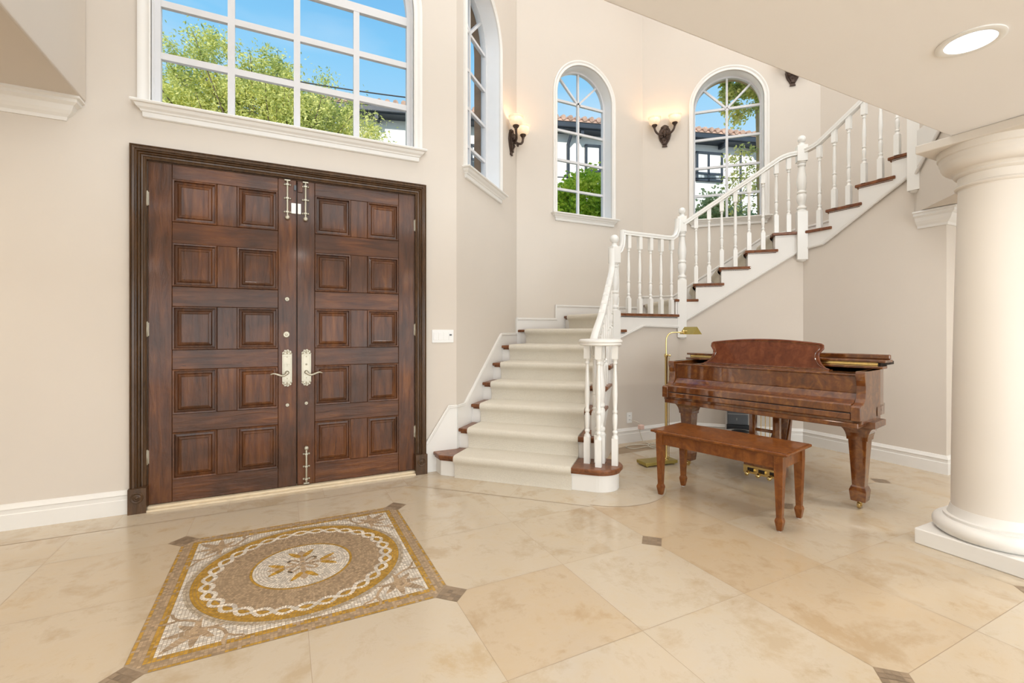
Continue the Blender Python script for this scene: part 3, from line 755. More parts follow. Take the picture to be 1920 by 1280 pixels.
# ------------------------------------------------------------------ railing
rail = empty('stair_railing', (2.3, 3.0, 0)); tag(rail, 'white painted stair railing with turned balusters and ball-topped newel posts', 'railing')
def newel(x, y, ang, zbot, zbase, zblk0, zblk1, ztop, w=0.095, drop=False, ball=True):
    m = MB(); M = Tr(x, y, 0) @ Rz(ang); h = w / 2
    m.box(-h, h, -h, h, zbot, zbase, M)
    if drop: m.lathe([(h * 0.95, zbot + 0.001), (h * 0.8, zbot - 0.010), (h * 0.5, zbot - 0.018), (0.005, zbot - 0.022)][::-1], 20, M)
    r = h; L = zblk0 - zbase
    pr_ = [(0, r * .98), (.02, r), (.045, r * .72), (.06, r * .95), (.09, r * .98), (.11, r * .68), (.14, r * .62), (.20, r * .86), (.27, r * .97), (.33, r * .92), (.36, r * .70), (.375, r * .92), (.40, r * .92),
           (.42, r * .72), (.50, r * .88), (.60, r * .98), (.68, r * .92), (.80, r * .72), (.90, r * .62), (.92, r * .80), (.945, r * .80), (.96, r * .66), (.98, r * .9), (1, r * .95)]
    m.lathe([(b, zbase + a * L) for a, b in pr_], 24, M)
    m.box(-h, h, -h, h, zblk0, zblk1, M)
    if ball:
        z = zblk1; H = ztop - z; rb = H * 0.36
        m.lathe([(h * .98, z - .001), (h * .9, z + H * .05), (h * .6, z + H * .12), (h * .55, z + H * .2), (h * .62, z + H * .24), (h * .5, z + H * .30)], 24, M)
        m.ball((0, 0, ztop - rb), rb, 1.0, 20, 12, M)
    o = m.build('newel_post', 'rail_paint', bevel=0.003); return under(rail, o)
def baluster(x, y, ang, zb, zt, slope=0.0, w=0.043, bb=0.19, tb=0.12):
    m = MB(); h = w / 2; M = Tr(x, y, 0) @ Rz(ang)
    m.box(-h, h, -h, h, zb, zb + bb, M)
    t0 = zt - tb
    vs = [(-h, -h, t0), (h, -h, t0), (h, h, t0), (-h, h, t0)]; dz = slope * h
    vs += [(-h, -h, zt - dz), (h, -h, zt + dz), (h, h, zt + dz), (-h, h, zt - dz)]
    m.add(vs, [(0, 3, 2, 1), (4, 5, 6, 7), (0, 1, 5, 4), (1, 2, 6, 5), (2, 3, 7, 6), (3, 0, 4, 7)], False, M)
    r = h; z0 = zb + bb; L = t0 - z0
    pr_ = [(0, r), (.02, r), (.04, r * .62), (.055, r * .62), (.07, r * .86), (.085, r * .86), (.10, r * .55), (.16, r * .72), (.24, r * .84), (.29, r * .80), (.31, r * .55), (.325, r * .80), (.345, r * .80), (.36, r * .58), (.45, r * .74), (.56, r * .84), (.68, r * .76), (.84, r * .58), (.93, r * .50), (.94, r * .74), (.96, r * .74), (.97, r * .58), (1, r * .9)]
    m.lathe([(b, z0 + a * L) for a, b in pr_], 14, M)
    return under(rail, m.build('baluster', 'rail_paint'))
RPROF = [(-0.028, -0.022), (-0.020, -0.026), (0.020, -0.026), (0.028, -0.022), (0.022, -0.010), (0.031, 0.004), (0.030, 0.014), (0.020, 0.023), (0.0, 0.027), (-0.020, 0.023), (-0.030, 0.014), (-0.031, 0.004), (-0.022, -0.010)]
def railsweep(path, prof=RPROF, name='handrail', build=True, m=None):
    pts = [Vector(p) for p in path]; m = m or MB(); n = len(pts); k = len(prof); vs = []; fs = []; side = None
    for i, p in enumerate(pts):
        t = (pts[min(i + 1, n - 1)] - pts[max(i - 1, 0)]).normalized(); hz = Vector((t.x, t.y, 0))
        if hz.length > 0.25: sd = Vector((hz.y, -hz.x, 0)).normalized(); side = sd
        elif side is None: side = Vector((1, 0, 0))
        up = side.cross(t).normalized()
        for a, b in prof: vs.append(p + side * a + up * b)
    for i in range(n - 1):
        for j in range(k):
            j2 = (j + 1) % k; fs.append((i * k + j, (i + 1) * k + j, (i + 1) * k + j2, i * k + j2))
    fs.append(tuple(range(k))); fs.append(tuple((n - 1) * k + j for j in range(k))[::-1])
    m.add(vs, fs, True)
    if build: return under(rail, m.build(name, 'rail_paint'))
def smooth_path(pts, n=6):
    # Catmull-Rom through the points
    P = [Vector(p) for p in pts]; out = []
    for i in range(len(P) - 1):
        p0, p1, p2, p3 = P[max(i - 1, 0)], P[i], P[i + 1], P[min(i + 2, len(P) - 1)]
        for k in range(n):
            t = k / n; out.append(0.5 * ((2 * p1) + (-p0 + p2) * t + (2 * p0 - 5 * p1 + 4 * p2 - p3) * t * t + (-p0 + 3 * p1 - 3 * p2 + p3) * t ** 3))
    out.append(P[-1]); return out
NW1 = (3.185, 4.045); NW2 = (4.175, 4.045); NW3 = (5.03, 3.165); NW4 = (5.025, 2.135)
# flight A: rail climbs from the round cap over the bullnose to the gooseneck at the landing newel
cap = Vector(PA(-0.075, 1.29)); zc = 1.135
def RA(s, z): p = PA(s, 1.215); return (p[0], p[1], z)
pathA = [RA(0.0, zc), RA(0.06, zc + 0.012), RA(0.14, zc + 0.06), RA(0.5, 1.365), RA(0.9, 1.625), RA(1.16, 1.80), RA(1.235, 1.855), RA(1.262, 1.90), RA(1.268, 1.96), RA(1.27, 2.03), RA(1.27, 2.105)]
railsweep(pathA)
m = MB(); m.lathe([(0.155, zc - 0.026), (0.165, zc - 0.018), (0.160, zc - 0.006), (0.172, zc + 0.004), (0.170, zc + 0.016), (0.155, zc + 0.024), (0.10, zc + 0.027)], 40, Tr(cap.x, cap.y, 0))
under(rail, m.build('handrail_cap', 'rail_paint'))
newel(cap.x + 0.02, cap.y + 0.03, A45, Z(1), Z(1) + 0.22, zc - 0.13, zc - 0.02, zc, w=0.085, ball=False)
for (bx, by) in ((2.154, 3.076), (2.171, 2.949), (2.310, 2.925)): baluster(bx, by, A45, Z(1), zc - 0.02, w=0.048, bb=0.21, tb=0.11)
for k in range(2, 7):
    for f in ((0.09, 0.225) if k < 6 else (0.08,)):
        s = sA[k - 1] + f; zt = 1.135 + (s - 0.06) * 0.655 - 0.03 + 0.03
        zt = 1.175 + (s - 0.14) * 0.645 - 0.0
        p = PA(s, 1.215); baluster(p[0], p[1], A45, Z(k), zt - 0.005, slope=0.64)
newel(NW1[0], NW1[1], 0, Z(6) + 0.0, 1.44, 1.955, 2.130, 2.262, w=0.098)
# landing rail
zl = 2.292
lp_ = [(3.225, 4.035, 2.08), (3.252, 4.035, 2.10), (3.275, 4.035, 2.15), (3.285, 4.035, 2.22), (3.287, 4.035, 2.316)]
railsweep(lp_[:4] + [(3.287, 4.035, 2.30), (3.287, 4.035, 2.318)])
railsweep([(3.275, 4.035, zl), (3.4, 4.035, zl), (3.93, 4.035, zl), (4.01, 4.035, zl + 0.006), (4.06, 4.035, zl + 0.04), (4.085, 4.035, zl + 0.10), (4.092, 4.035, zl + 0.17), (4.094, 4.035, zl + 0.235)])
baluster(3.222, 4.035, 0, Z(7), 2.06, tb=0.10)
for x in (3.370, 3.528, 3.684, 3.839, 3.998): baluster(x, 4.035, 0, Z(8), zl - 0.018 + (0.03 if x > 3.9 else 0), bb=0.165, tb=0.145)
newel(NW2[0], NW2[1], -A45, 1.150, 1.815, 2.380, 2.560, 2.672, w=0.100, drop=True)
# flight B
def RB(s, z): p = PB(s, -0.02); return (p[0], p[1], z)
railsweep(smooth_path([RB(0.05, 2.475), RB(0.4, 2.700), RB(0.8, 2.955), RB(0.98, 3.075), RB(1.06, 3.122), RB(1.14, 3.147), RB(1.21, 3.155)], 4))
def zrB(s): return 2.475 + (s - 0.05) * 0.645 if s < 1.0 else 3.10 + (s - 1.0) * 0.3
for s, k in ((.182, 10), (.321, 10), (.455, 11), (.597, 11), (.737, 12), (.878, 12), (1.009, 13), (1.129, 13)):
    p = PB(s, -0.012); baluster(p[0], p[1], -A45, Z(k), zrB(s) - 0.028, slope=0.64 if s < 1 else 0.3)
newel(NW3[0], NW3[1], -A45, 1.995, 2.515, 3.060, 3.232, 3.348, w=0.100, drop=True)
# flight C
def RC(y, z): return (5.03, y, z)
railsweep(smooth_path([RC(3.12, 3.172), RC(3.06, 3.178), RC(3.0, 3.195), RC(2.94, 3.228), RC(2.75, 3.345), RC(2.55, 3.47), RC(2.2, 3.70)], 4))
def zrC(y): return 3.195 if y > 2.95 else 3.228 + (2.94 - y) * 0.625
for y, k in ((2.978, 13), (2.829, 14), (2.693, 14), (2.555, 15), (2.415, 15), (2.28, 16)):
    baluster(5.035, y, -PI / 2, Z(k), zrC(y) - 0.028, slope=0.62 if y < 2.95 else 0.2)
newel(NW4[0], NW4[1], -PI / 2, 2.470, 3.2, 3.6, 3.8, 3.93, w=0.095, drop=True)

# ------------------------------------------------------------------ windows
CPROF = [(0, 0), (0, 0.014), (-0.006, 0.018), (-0.014, 0.012), (-0.030, 0.012), (-0.036, 0.018), (-0.048, 0.024), (-0.062, 0.020), (-0.062, 0)]
SILLP = [(0, 0), (0.075, 0), (0.080, -0.008), (0.076, -0.018), (0.060, -0.022), (0.050, -0.040), (0.034, -0.052), (0.030, -0.062), (0.022, -0.066), (0.020, -0.095), (0.014, -0.100), (0.0, -0.102)]
def arch_pts(a, zb, zs, n=32, close=False):
    return [(-a, zb)] + [(-a * math.cos(PI * k / n), zs + a * math.sin(PI * k / n)) for k in range(n + 1)] + [(a, zb)]
def window(idx, p, ang, a, zb, zs, depth, rows, cols, barw, fan, label, casw=1.0, frame_w=0.03, wood=False, thick_row=None):
    w = empty('window_%d' % idx, (p[0], p[1], 0), ang); struct(w, label, 'window')
    n = 40
    # reveal lining
    m = MB(); pts = arch_pts(a, zb, zs, n); k = len(pts)
    vs = [(x, -0.001, z) for x, z in pts] + [(x, depth + 0.05, z) for x, z in pts] + [(x * (a + .004) / a, -0.001, z + (.004 if z > zs else 0)) for x, z in pts] + [(x * (a + .004) / a, depth + 0.05, z + (.004 if z > zs else 0)) for x, z in pts]
    ins = 0.004
    pts_i = arch_pts(a - ins, zb + ins, zs, n)
    m.add([(x, -0.001, z) for x, z in pts_i] + [(x, depth + 0.05, z) for x, z in pts_i], [(i, i + 1, k + i + 1, k + i) for i in range(k - 1)] + [(k - 1, 0, k, 2 * k - 1)], True)
    m.build('window_reveal', 'window_paint', w)
    # sash frame round the glass
    f = frame_w; g = MB()
    for (o_, y0, y1) in ((f, depth - 0.02, depth + 0.03),):
        po = arch_pts(a - ins, zb + ins, zs, n); pi_ = arch_pts(a - ins - o_, zb + ins + o_, zs, n)
        vs = [(x, y0, z) for x, z in po] + [(x, y0, z) for x, z in pi_] + [(x, y1, z) for x, z in po] + [(x, y1, z) for x, z in pi_]
        fs = []
        for i in range(k):
            j = (i + 1) % k; fs += [(i, j, k + j, k + i), (2 * k + i, 3 * k + i, 3 * k + j, 2 * k + j), (k + i, k + j, 3 * k + j, 3 * k + i)]
        g.add(vs, fs)
    g.build('window_frame', 'window_paint_backlit', w)
    b = MB(); ai = a - ins - f + 0.002; y0, y1 = depth - 0.012, depth + 0.022
    ztop_rect = rows[-1]
    for z in rows:
        hw = (thick_row if (thick_row and z == rows[-1]) else barw) / 2
        b.box(-ai, ai, y0 - (0.004 if thick_row and z == rows[-1] else 0), y1, z - hw, z + hw)
    for x in cols: b.box(x - barw / 2, x + barw / 2, y0 - 0.002, y1, zb, ztop_rect)
    if fan:
        hub = rows[-1]
        for d in fan:
            r = ai + 0.012; c, s_ = math.cos(math.radians(d)), math.sin(math.radians(d)); h = barw / 2 * 0.85
            L = r if abs(hub - zs) < 0.1 else r
            b.prism([(-s_ * h, c * h), (s_ * h, -c * h), (s_ * h + c * L, -c * h + s_ * L), (-s_ * h + c * L, c * h + s_ * L)], y0 - 0.001, y1 - 0.002, Tr(0, 0, hub), axis='y')
        b.lathe([(0.03, -0.016), (0.03, 0.016)], 16, Tr(0, depth + 0.004, hub) @ Matrix.Rotation(PI / 2, 4, 'X'), False)
    b.build('glazing_bars', 'window_paint_backlit', w)
    gl = MB(); gp = arch_pts(a - ins - f + 0.004, zb + ins + f - 0.004, zs, n)
    gl.add([(x, depth + 0.008, z) for x, z in gp], [tuple(range(len(gp)))])
    gl.build('pane', 'window_glass', w)
    c = MB(); cp = [(x, 0, z) for x, z in arch_pts(a, zb, zs, n)]
    c.sweep(cp, (0, -1, 0), [(-aa * casw, bb) for aa, bb in CPROF], smooth=True)
    c.build('window_casing', 'trim_paint', w)
    # sill: moulded ledge with returned ends
    ss = MB(); e = a + 0.062 * casw + 0.02
    path = [(-e + 0.075, 0.0, zb), (-e + 0.075, -0.001, zb), (e - 0.075, -0.001, zb), (e - 0.075, 0.0, zb)]
    ss.sweep([(-e + 0.07, 0.03, zb), (-e + 0.07, 0, zb), (e - 0.07, 0, zb), (e - 0.07, 0.03, zb)], (0, 0, 1), [(-q, r_) for q, r_ in SILLP])
    ss.box(-e + 0.07, e - 0.07, 0, depth + 0.02, zb - 0.004, zb + 0.003)
    ss.build('window_sill', 'trim_paint', w)
    if wood:
        ww = MB(); po = arch_pts(a + 0.07, zb - 0.05, zs, n); pi_ = arch_pts(a - 0.004, zb - 0.05, zs, n); y0, y1 = 0.217, 0.30
        vs = [(x, y0, z) for x, z in po] + [(x, y0, z) for x, z in pi_] + [(x, y1, z) for x, z in po] + [(x, y1, z) for x, z in pi_]
        fs = []
        for i in range(k - 1):
            j = i + 1; fs += [(i, k + i, k + j, j), (2 * k + i, 2 * k + j, 3 * k + j, 3 * k + i), (k + i, 3 * k + i, 3 * k + j, k + j), (i, j, 2 * k + j, 2 * k + i)]
        ww.add(vs, fs); ww.build('outer_trim', 'tan_stone' if idx == 4 else 'ext_wood', w)
    return w
cb = (BW['a'] + BW['b']) / 2; ab = (BW['b'] - BW['a']) / 2
window(1, (cb, YW), 0, ab, BW['zb'], BW['zs'], 0.10, [3.160, 3.530, 3.905], [-0.350 - cb, 0.092 - cb, 0.538 - cb], 0.046, [90, 60, 120, 30, 150], 'big white arched multi-pane window above the dark double doors', 1.15, 0.035, False, 0.070)
ROWS = [3.115, 3.505, 3.900, 4.295]
def wp(c, p, ang): return (p[0] + c * math.cos(ang), p[1] + c * math.sin(ang))
window(2, wp(S1, C01, A45), A45, WH, ZB, ZSP, 0.17, ROWS, [0.0], 0.030, [90, 45, 135], 'tall narrow arched window seen at a slant right of the doors', 1.0, 0.022, True)
window(3, wp(S2, C12, 0), 0, WH, ZB, ZSP, 0.17, ROWS, [0.0], 0.030, [90, 45, 135], 'middle arched window over the stair landing with green hedge outside', 1.0, 0.022)
window(4, wp(S3, C23, -A45), -A45, WH, ZB, ZSP, 0.17, ROWS, [0.0], 0.030, [90, 45, 135], 'right arched window behind the rising handrail', 1.0, 0.022, True)

# ------------------------------------------------------------------ double doors
DZ0, DZ1 = 0.032, 2.385
RWS = [(2.285, 1.985), (1.838, 1.535), (1.396, 1.090), (0.953, 0.640), (0.512, 0.185)]
def door(idx, x0, x1, cols, label, hinge_x, hs):
    d = empty('door_%d' % idx, (x0 if hs < 0 else x1, YW + 0.05, 0)); struct(d, label, 'door')
    ox = d.location.x; T = Tr(-ox, -(YW + 0.05), 0)
    yf = YW + 0.018; m = MB()
    # stiles, rails and mullions as separate boards, the panels set between them
    g = 0.0012; e0, e1 = cols[0][0], cols[-1][1]
    for xa, xb in ((x0, e0), (e1, x1)):
        m = MB(); m.box(xa + (g if xa > x0 else 0), xb - (g if xb < x1 else 0), yf, yf + 0.045, DZ0, DZ1, T); m.build('stile', 'door_wood', d, bevel=0.003)
    zr = [DZ1] + [z for r in RWS for z in r] + [DZ0]
    for k in range(0, len(zr), 2):
        m = MB(); m.box(e0, e1, yf + 0.0005, yf + 0.045, zr[k + 1], zr[k], T); m.build('rail', 'door_rail_wood', d, bevel=0.003)
    for r in RWS:
        m = MB(); m.box(cols[0][1], cols[1][0], yf + 0.0008, yf + 0.045, r[1] + g, r[0] - g, T); m.build('mullion', 'door_wood', d, bevel=0.003)
    m = MB(); m.box(x0 + .01, x1 - .01, yf + 0.030, yf + 0.050, DZ0 + .01, DZ1 - .01, T); m.build('backing', 'door_wood', d)
    # butt joints between the rails and stiles, thin dark lines carved as shallow beads
    for c in cols:
        for r in RWS:
            q = MB(); a0, a1, b0, b1 = c[0], c[1], r[1], r[0]
            def ring(e, y): return [(a0 + e, y, b0 + e), (a1 - e, y, b0 + e), (a1 - e, y, b1 - e), (a0 + e, y, b1 - e)]
            rings = [ring(0, yf), ring(0.003, yf - 0.006), ring(0.012, yf - 0.005), ring(0.016, yf + 0.012), ring(0.030, yf + 0.010), ring(0.036, yf + 0.003), ring(0.050, yf - 0.001), ring(0.054, yf + 0.002)]
            vs = [p for rg in rings for p in rg]; fs = []
            for i in range(len(rings) - 1):
                for k in range(4): fs.append((i * 4 + k, i * 4 + (k + 1) % 4, (i + 1) * 4 + (k + 1) % 4, (i + 1) * 4 + k))
            n = (len(rings) - 1) * 4; fs.append((n, n + 1, n + 2, n + 3)); q.add(vs, fs, False, T)
            q.build('panel', 'door_wood', d)
    for z in (2.13, 1.235, 0.36):
        q = MB(); q.lathe([(0.004, -0.052), (0.007, -0.048), (0.007, 0.048), (0.004, 0.052)], 12, T @ Tr(hinge_x, yf - 0.006, z)); q.box(hinge_x - 0.010, hinge_x + 0.010, yf - 0.002, yf + 0.004, z - 0.045, z + 0.045, T)
        q.build('hinge', 'nickel', d)
    return d, T, yf
d1, T1, yf = door(1, -0.830, 0.086, [(-0.697, -0.432), (-0.308, -0.040)], 'left leaf of the dark carved double doors with round deadbolt', -0.836, -1)
d2, T2, yf = door(2, 0.092, 1.003, [(0.217, 0.484), (0.614, 0.868)], 'right leaf of the dark carved double doors with two long slide bolts', 1.009, 1)
def lever(d, T, x, side):
    z0, z1 = 0.835, 1.045; m = MB(); w = 0.034
    m.box(x - w, x + w, yf - 0.008, yf, z0, z1, T)
    m.box(x - w * .72, x + w * .72, yf - 0.011, yf, z0 + 0.012, z1 - 0.012, T)
    for (zc_, sg) in ((z1, 1), (z0, -1)):     # scrolled crests
        pts = []
        for k in range(17):
            a = PI * k / 16; r = 0.034 * (1 + 0.10 * math.cos(a * 9)); pts.append((x + r * math.cos(a), zc_ + sg * r * math.sin(a) * 1.05))
        m.prism(pts, yf - 0.009, yf - 0.001, T, axis='y')
        for k in range(5):
            a = PI * (k + 0.5) / 5; m.ball((x + 0.025 * math.cos(a), yf - 0.010, zc_ + sg * 0.025 * math.sin(a)), 0.006, 1, 8, 6, T)
        m.ball((x, yf - 0.010, zc_ + sg * 0.012), 0.008, 1, 8, 6, T)
    for zz_ in (z0 + 0.025, z1 - 0.02): m.ball((x, yf - 0.011, zz_), 0.004, 1, 8, 6, T)
    pl = m.build('escutcheon', 'nickel', d, bevel=0.0015)
    q = MB(); q.lathe([(0.015, 0), (0.015, 0.012), (0.010, 0.018), (0.009, 0.05)], 16, T @ Tr(x, yf - 0.008, 0.905) @ Matrix.Rotation(PI / 2, 4, 'X'))
    pts = [(x, yf - 0.052, 0.905), (x + side * 0.012, yf - 0.056, 0.893), (x + side * 0.035, yf - 0.056, 0.885), (x + side * 0.062, yf - 0.056, 0.895), (x + side * 0.090, yf - 0.056, 0.904), (x + side * 0.112, yf - 0.054, 0.897)]
    q.tube(smooth_path(pts, 5), [0.010, .010, .010, .0098, .0095, .0092, .009, .0088, .0086, .0085, .0083, .008, .008, .008, .0078, .0075, .0073, .007, .007, .0068, .0065, .006, .0055, .005, .0045, .003][:26], 10, T)
    q.build('door_handle', 'nickel', d)
    r = MB(); r.ball((x, yf - 0.012, 0.965), 0.007, 1, 10, 8, T)
    if side < 0: r.box(x - 0.018, x + 0.018, yf - 0.022, yf - 0.014, 0.961, 0.969, T)
    r.build('thumb_turn', 'nickel', d)
lever(d1, T1, 0.022, -1); lever(d2, T2, 0.156, 1)
def slide(d, T, x, z0, z1, knob_z, n=3):
    m = MB(); m.tube([(x, yf - 0.014, z0), (x, yf - 0.014, z1)], 0.0075, 10, T)
    for i in range(n):
        z = z0 + (z1 - z0) * (0.12 + 0.76 * i / (n - 1)) ; m.box(x - 0.022, x + 0.022, yf - 0.006, yf, z - 0.005, z + 0.005, T)
        m.box(x - 0.010, x + 0.010, yf - 0.024, yf, z - 0.006, z + 0.006, T)
        for s_ in (-1, 1): m.ball((x + s_ * 0.019, yf - 0.006, z), 0.008, 1, 10, 6, T)
    m.lathe([(0.016, 0), (0.018, 0.006), (0.014, 0.016), (0.006, 0.020)], 16, T @ Tr(x, yf - 0.010, knob_z) @ Matrix.Rotation(PI / 2, 4, 'X'))
    ze = z1 if knob_z < (z0 + z1) / 2 else z0
    m.box(x - 0.020, x + 0.020, yf - 0.022, yf - 0.002, ze - 0.006, ze + 0.003, T)
    m.build('slide_bolt', 'nickel', d, bevel=0.001)
slide(d1, T1, 0.024, 2.10, 2.375, 2.09); slide(d2, T2, 0.150, 2.10, 2.375, 2.09); slide(d2, T2, 0.156, 0.045, 0.30, 0.315)
def rosette(d, T, x, z, r, name='deadbolt'):
    m = MB(); m.lathe([(r, 0), (r, 0.004), (r * .8, 0.009), (r * .45, 0.009), (r * .40, 0.014), (r * .1, 0.016)], 24, T @ Tr(x, yf, z) @ Matrix.Rotation(PI / 2, 4, 'X')); m.build(name, 'nickel', d)
rosette(d1, T1, 0.017, 1.196, 0.024); rosette(d1, T1, 0.022, 1.467, 0.017, 'peephole'); rosette(d1, T1, 0.024, 0.657, 0.014, 'keyhole_cover'); rosette(d2, T2, 0.156, 0.662, 0.013, 'keyhole_cover')
m = MB(); m.box(0.050, 0.083, yf - 0.014, yf, 2.125, 2.205, T1); m.build('door_sensor', 'white_plastic', d1, bevel=0.002)
m = MB(); m.box(0.095, 0.118, yf - 0.014, yf, 2.125, 2.205, T2); m.build('door_sensor', 'white_plastic', d2, bevel=0.002)
m = MB(); m.box(0.096, 0.130, yf - 0.012, yf, 2.295, 2.37, T2); m.build('catch_block', 'door_wood', d2, bevel=0.002)
m = MB(); m.box(0.070, 0.084, yf - 0.012, yf, 2.305, 2.345, T1); m.build('catch_plate', 'grey_plastic', d1, bevel=0.002)
# casing of the doors
dc = empty('trim_3', (0.085, YW, 0)); struct(dc, 'wide dark carved wooden casing round the double doors', 'door casing')
DP = [(0, 0.004), (0, -0.024), (-0.010, -0.020), (-0.016, 0.000), (-0.026, 0.004), (-0.032, 0.012), (-0.048, 0.013), (-0.056, 0.004), (-0.066, 0.014), (-0.074, 0.016), (-0.084, 0.036), (-0.092, 0.030), (-0.100, 0.032), (-0.106, 0.044), (-0.130, 0.050), (-0.136, 0.040), (-0.144, 0.046), (-0.156, 0.044), (-0.160, 0.034), (-0.160, 0.0), (-0.10, -0.02)]
X0C, X1C, ZC = -0.836, 1.008, 2.392
sc = 0.545
m = MB(); m.sweep([(X0C, YW, 0.165), (X0C, YW, ZC), (X1C, YW, ZC), (X1C, YW, 0.165)], (0, -1, 0), [(-a * sc, b * 0.8) for a, b in DP], M=Tr(-0.085, -YW, 0))
m.build('door_casing', 'casing_wood', dc)
for xc in (X0C - 0.042, X1C + 0.042):
    m = MB(); m.box(xc - 0.050, xc + 0.050, -0.050, 0.03, 0.0, 0.170, Tr(-0.085, 0, 0))
    m.lathe([(0.036, 0), (0.036, 0.004), (0.031, 0.007), (0.026, 0.002), (0.021, 0.002), (0.016, 0.007), (0.011, 0.004), (0.008, 0.009), (0.002, 0.012)], 28, Tr(xc - 0.085, -0.049, 0.108) @ Matrix.Rotation(PI / 2, 4, 'X'))
    m.build('plinth_block', 'casing_wood', dc, bevel=0.004)
m = MB(); m.box(-0.90, -0.83, YW + 0.022, YW + 0.10, 0, 2.45, Tr(-0.085, -YW, 0)); m.box(1.003, 1.07, YW + 0.022, YW + 0.10, 0, 2.45, Tr(-0.085, -YW, 0)); m.box(-0.9, 1.07, YW + 0.022, YW + 0.10, 2.386, 2.45, Tr(-0.085, -YW, 0))
m.box(-0.9, 1.07, YW + 0.085, YW + 0.12, 0, 2.45, Tr(-0.085, -YW, 0))
m.build('door_jamb', 'casing_wood', dc)
m = MB(); m.box(-0.835, 1.008, YW - 0.045, YW + 0.2, 0.0, 0.012); m.box(-0.835, 1.008, YW - 0.015, YW + 0.2, 0.012, 0.028)
struct(m.build('trim_4', 'threshold_stone', bevel=0.003), 'pale stone threshold under the double doors', 'threshold')

# ------------------------------------------------------------------ column
CC = (3.522, 1.127)
col = empty('column', (CC[0], CC[1], 0)); tag(col, 'thick round cream column on a square plinth at the right edge', 'column')
m = MB(); a = 0.265; m.box(-a, a, -a, a, 0, 0.088); m.build('plinth', 'trim_paint', col, bevel=0.006)
m = MB(); pr_ = [(0.225, 0.086)] + [(0.228 + 0.042 * math.cos(t), 0.128 + 0.042 * math.sin(t)) for t in [math.radians(d) for d in range(-90, 91, 12)]] + [(0.222, 0.170), (0.222, 0.184), (0.205, 0.188), (0.197, 0.205), (0.190, 0.235)]
m.lathe(pr_, 64); m.build('base_moulding', 'trim_paint', col)
m = MB(); pr_ = [(0.190, 0.225)]
for k in range(21):
    t = k / 20; pr_.append((0.187 - 0.030 * (t ** 1.7), 0.24 + t * (2.02 - 0.24)))
m.lathe(pr_, 64); m.build('shaft', 'column_paint', col)
m = MB(); pr_ = [(0.157, 2.01), (0.160, 2.018), (0.170, 2.022), (0.174, 2.030), (0.170, 2.038), (0.160, 2.042), (0.158, 2.05), (0.160, 2.085), (0.172, 2.090), (0.178, 2.098), (0.176, 2.106), (0.182, 2.112), (0.186, 2.118)]
pr_ += [(0.190 + 0.045 * math.sin(t), 2.175 - 0.055 * math.cos(t)) for t in [math.radians(d) for d in range(0, 91, 10)]] + [(0.240, 2.182), (0.240, 2.20), (0.248, 2.206), (0.25, 2.244)]
m.lathe(pr_, 64); m.build('capital', 'column_paint', col)
m = MB(); a = 0.262; m.box(-a, a, -a, a, 2.242, 2.2895); m.build('abacus', 'column_paint', col, bevel=0.005)

# ------------------------------------------------------------------ recessed light and added fill lamps
def can(x, y, z, watts, label, r=0.098, grp=None):
    c = empty('recessed_light', (x, y, z)); tag(c, label, 'ceiling light', grp)
    m = MB(); m.lathe([(0.072, 0.002), (0.074, -0.004), (0.090, -0.007), (r, -0.004), (r, 0.0)], 40); m.build('trim_ring', 'white_plastic', c)
    m = MB(); m.lathe([(0.073, -0.0045), (0.04, -0.0050), (0.002, -0.0052)], 40); m.build('lens', 'lamp_disc', c)
    l = D.lights.new('can_lamp', 'AREA'); l.shape = 'DISK'; l.size = 0.14; l.energy = watts; l.color = (1, 0.96, 0.90); lo = D.objects.new('can_lamp', l); COL.objects.link(lo); lo.parent = c; lo.location = (0, 0, -0.012)
    return c
can(2.262, 0.795, ZL, CAN_W, 'round white recessed light glowing in the low ceiling at the upper right')
def lampat(x, y, z, w, size=0.5, col=(1, 0.97, 0.93)):
    l = D.lights.new('fill_lamp', 'AREA'); l.shape = 'DISK'; l.size = size; l.energy = w; l.color = col; lo = D.objects.new('fill_lamp', l); COL.objects.link(lo); lo.location = (x, y, z); return lo  # bare area lamp added as fill, no fixture
for (x, y) in ((0.2, 0.795), (-1.9, 0.795), (0.2, -1.4), (2.262, -1.4), (-1.9, -1.4), (0.2, -3.4), (2.262, -3.4), (4.32, 0.75)): lampat(x, y, ZL - 0.01, CAN_W * (2.0 if x > 4 else 1), 0.16)  # unseen loft fill; the doubled one brightens the alcove
for (x, y) in ((0.1, 2.4), (1.8, 2.2), (1.5, 1.6), (2.7, 1.6), (3.6, 1.5), (3.4, 2.6), (4.9, 2.3), (3.5, 3.3), (-0.6, 3.0)): lampat(x, y, ZT - 0.02, HALL_W, 0.30)  # unseen fill lamps added to brighten hall and alcove
lampat(-2.8, 2.6, ZS - 0.01, 22, 0.2, (1, 0.85, 0.65))  # added warm fill to lighten the left dropped ceiling

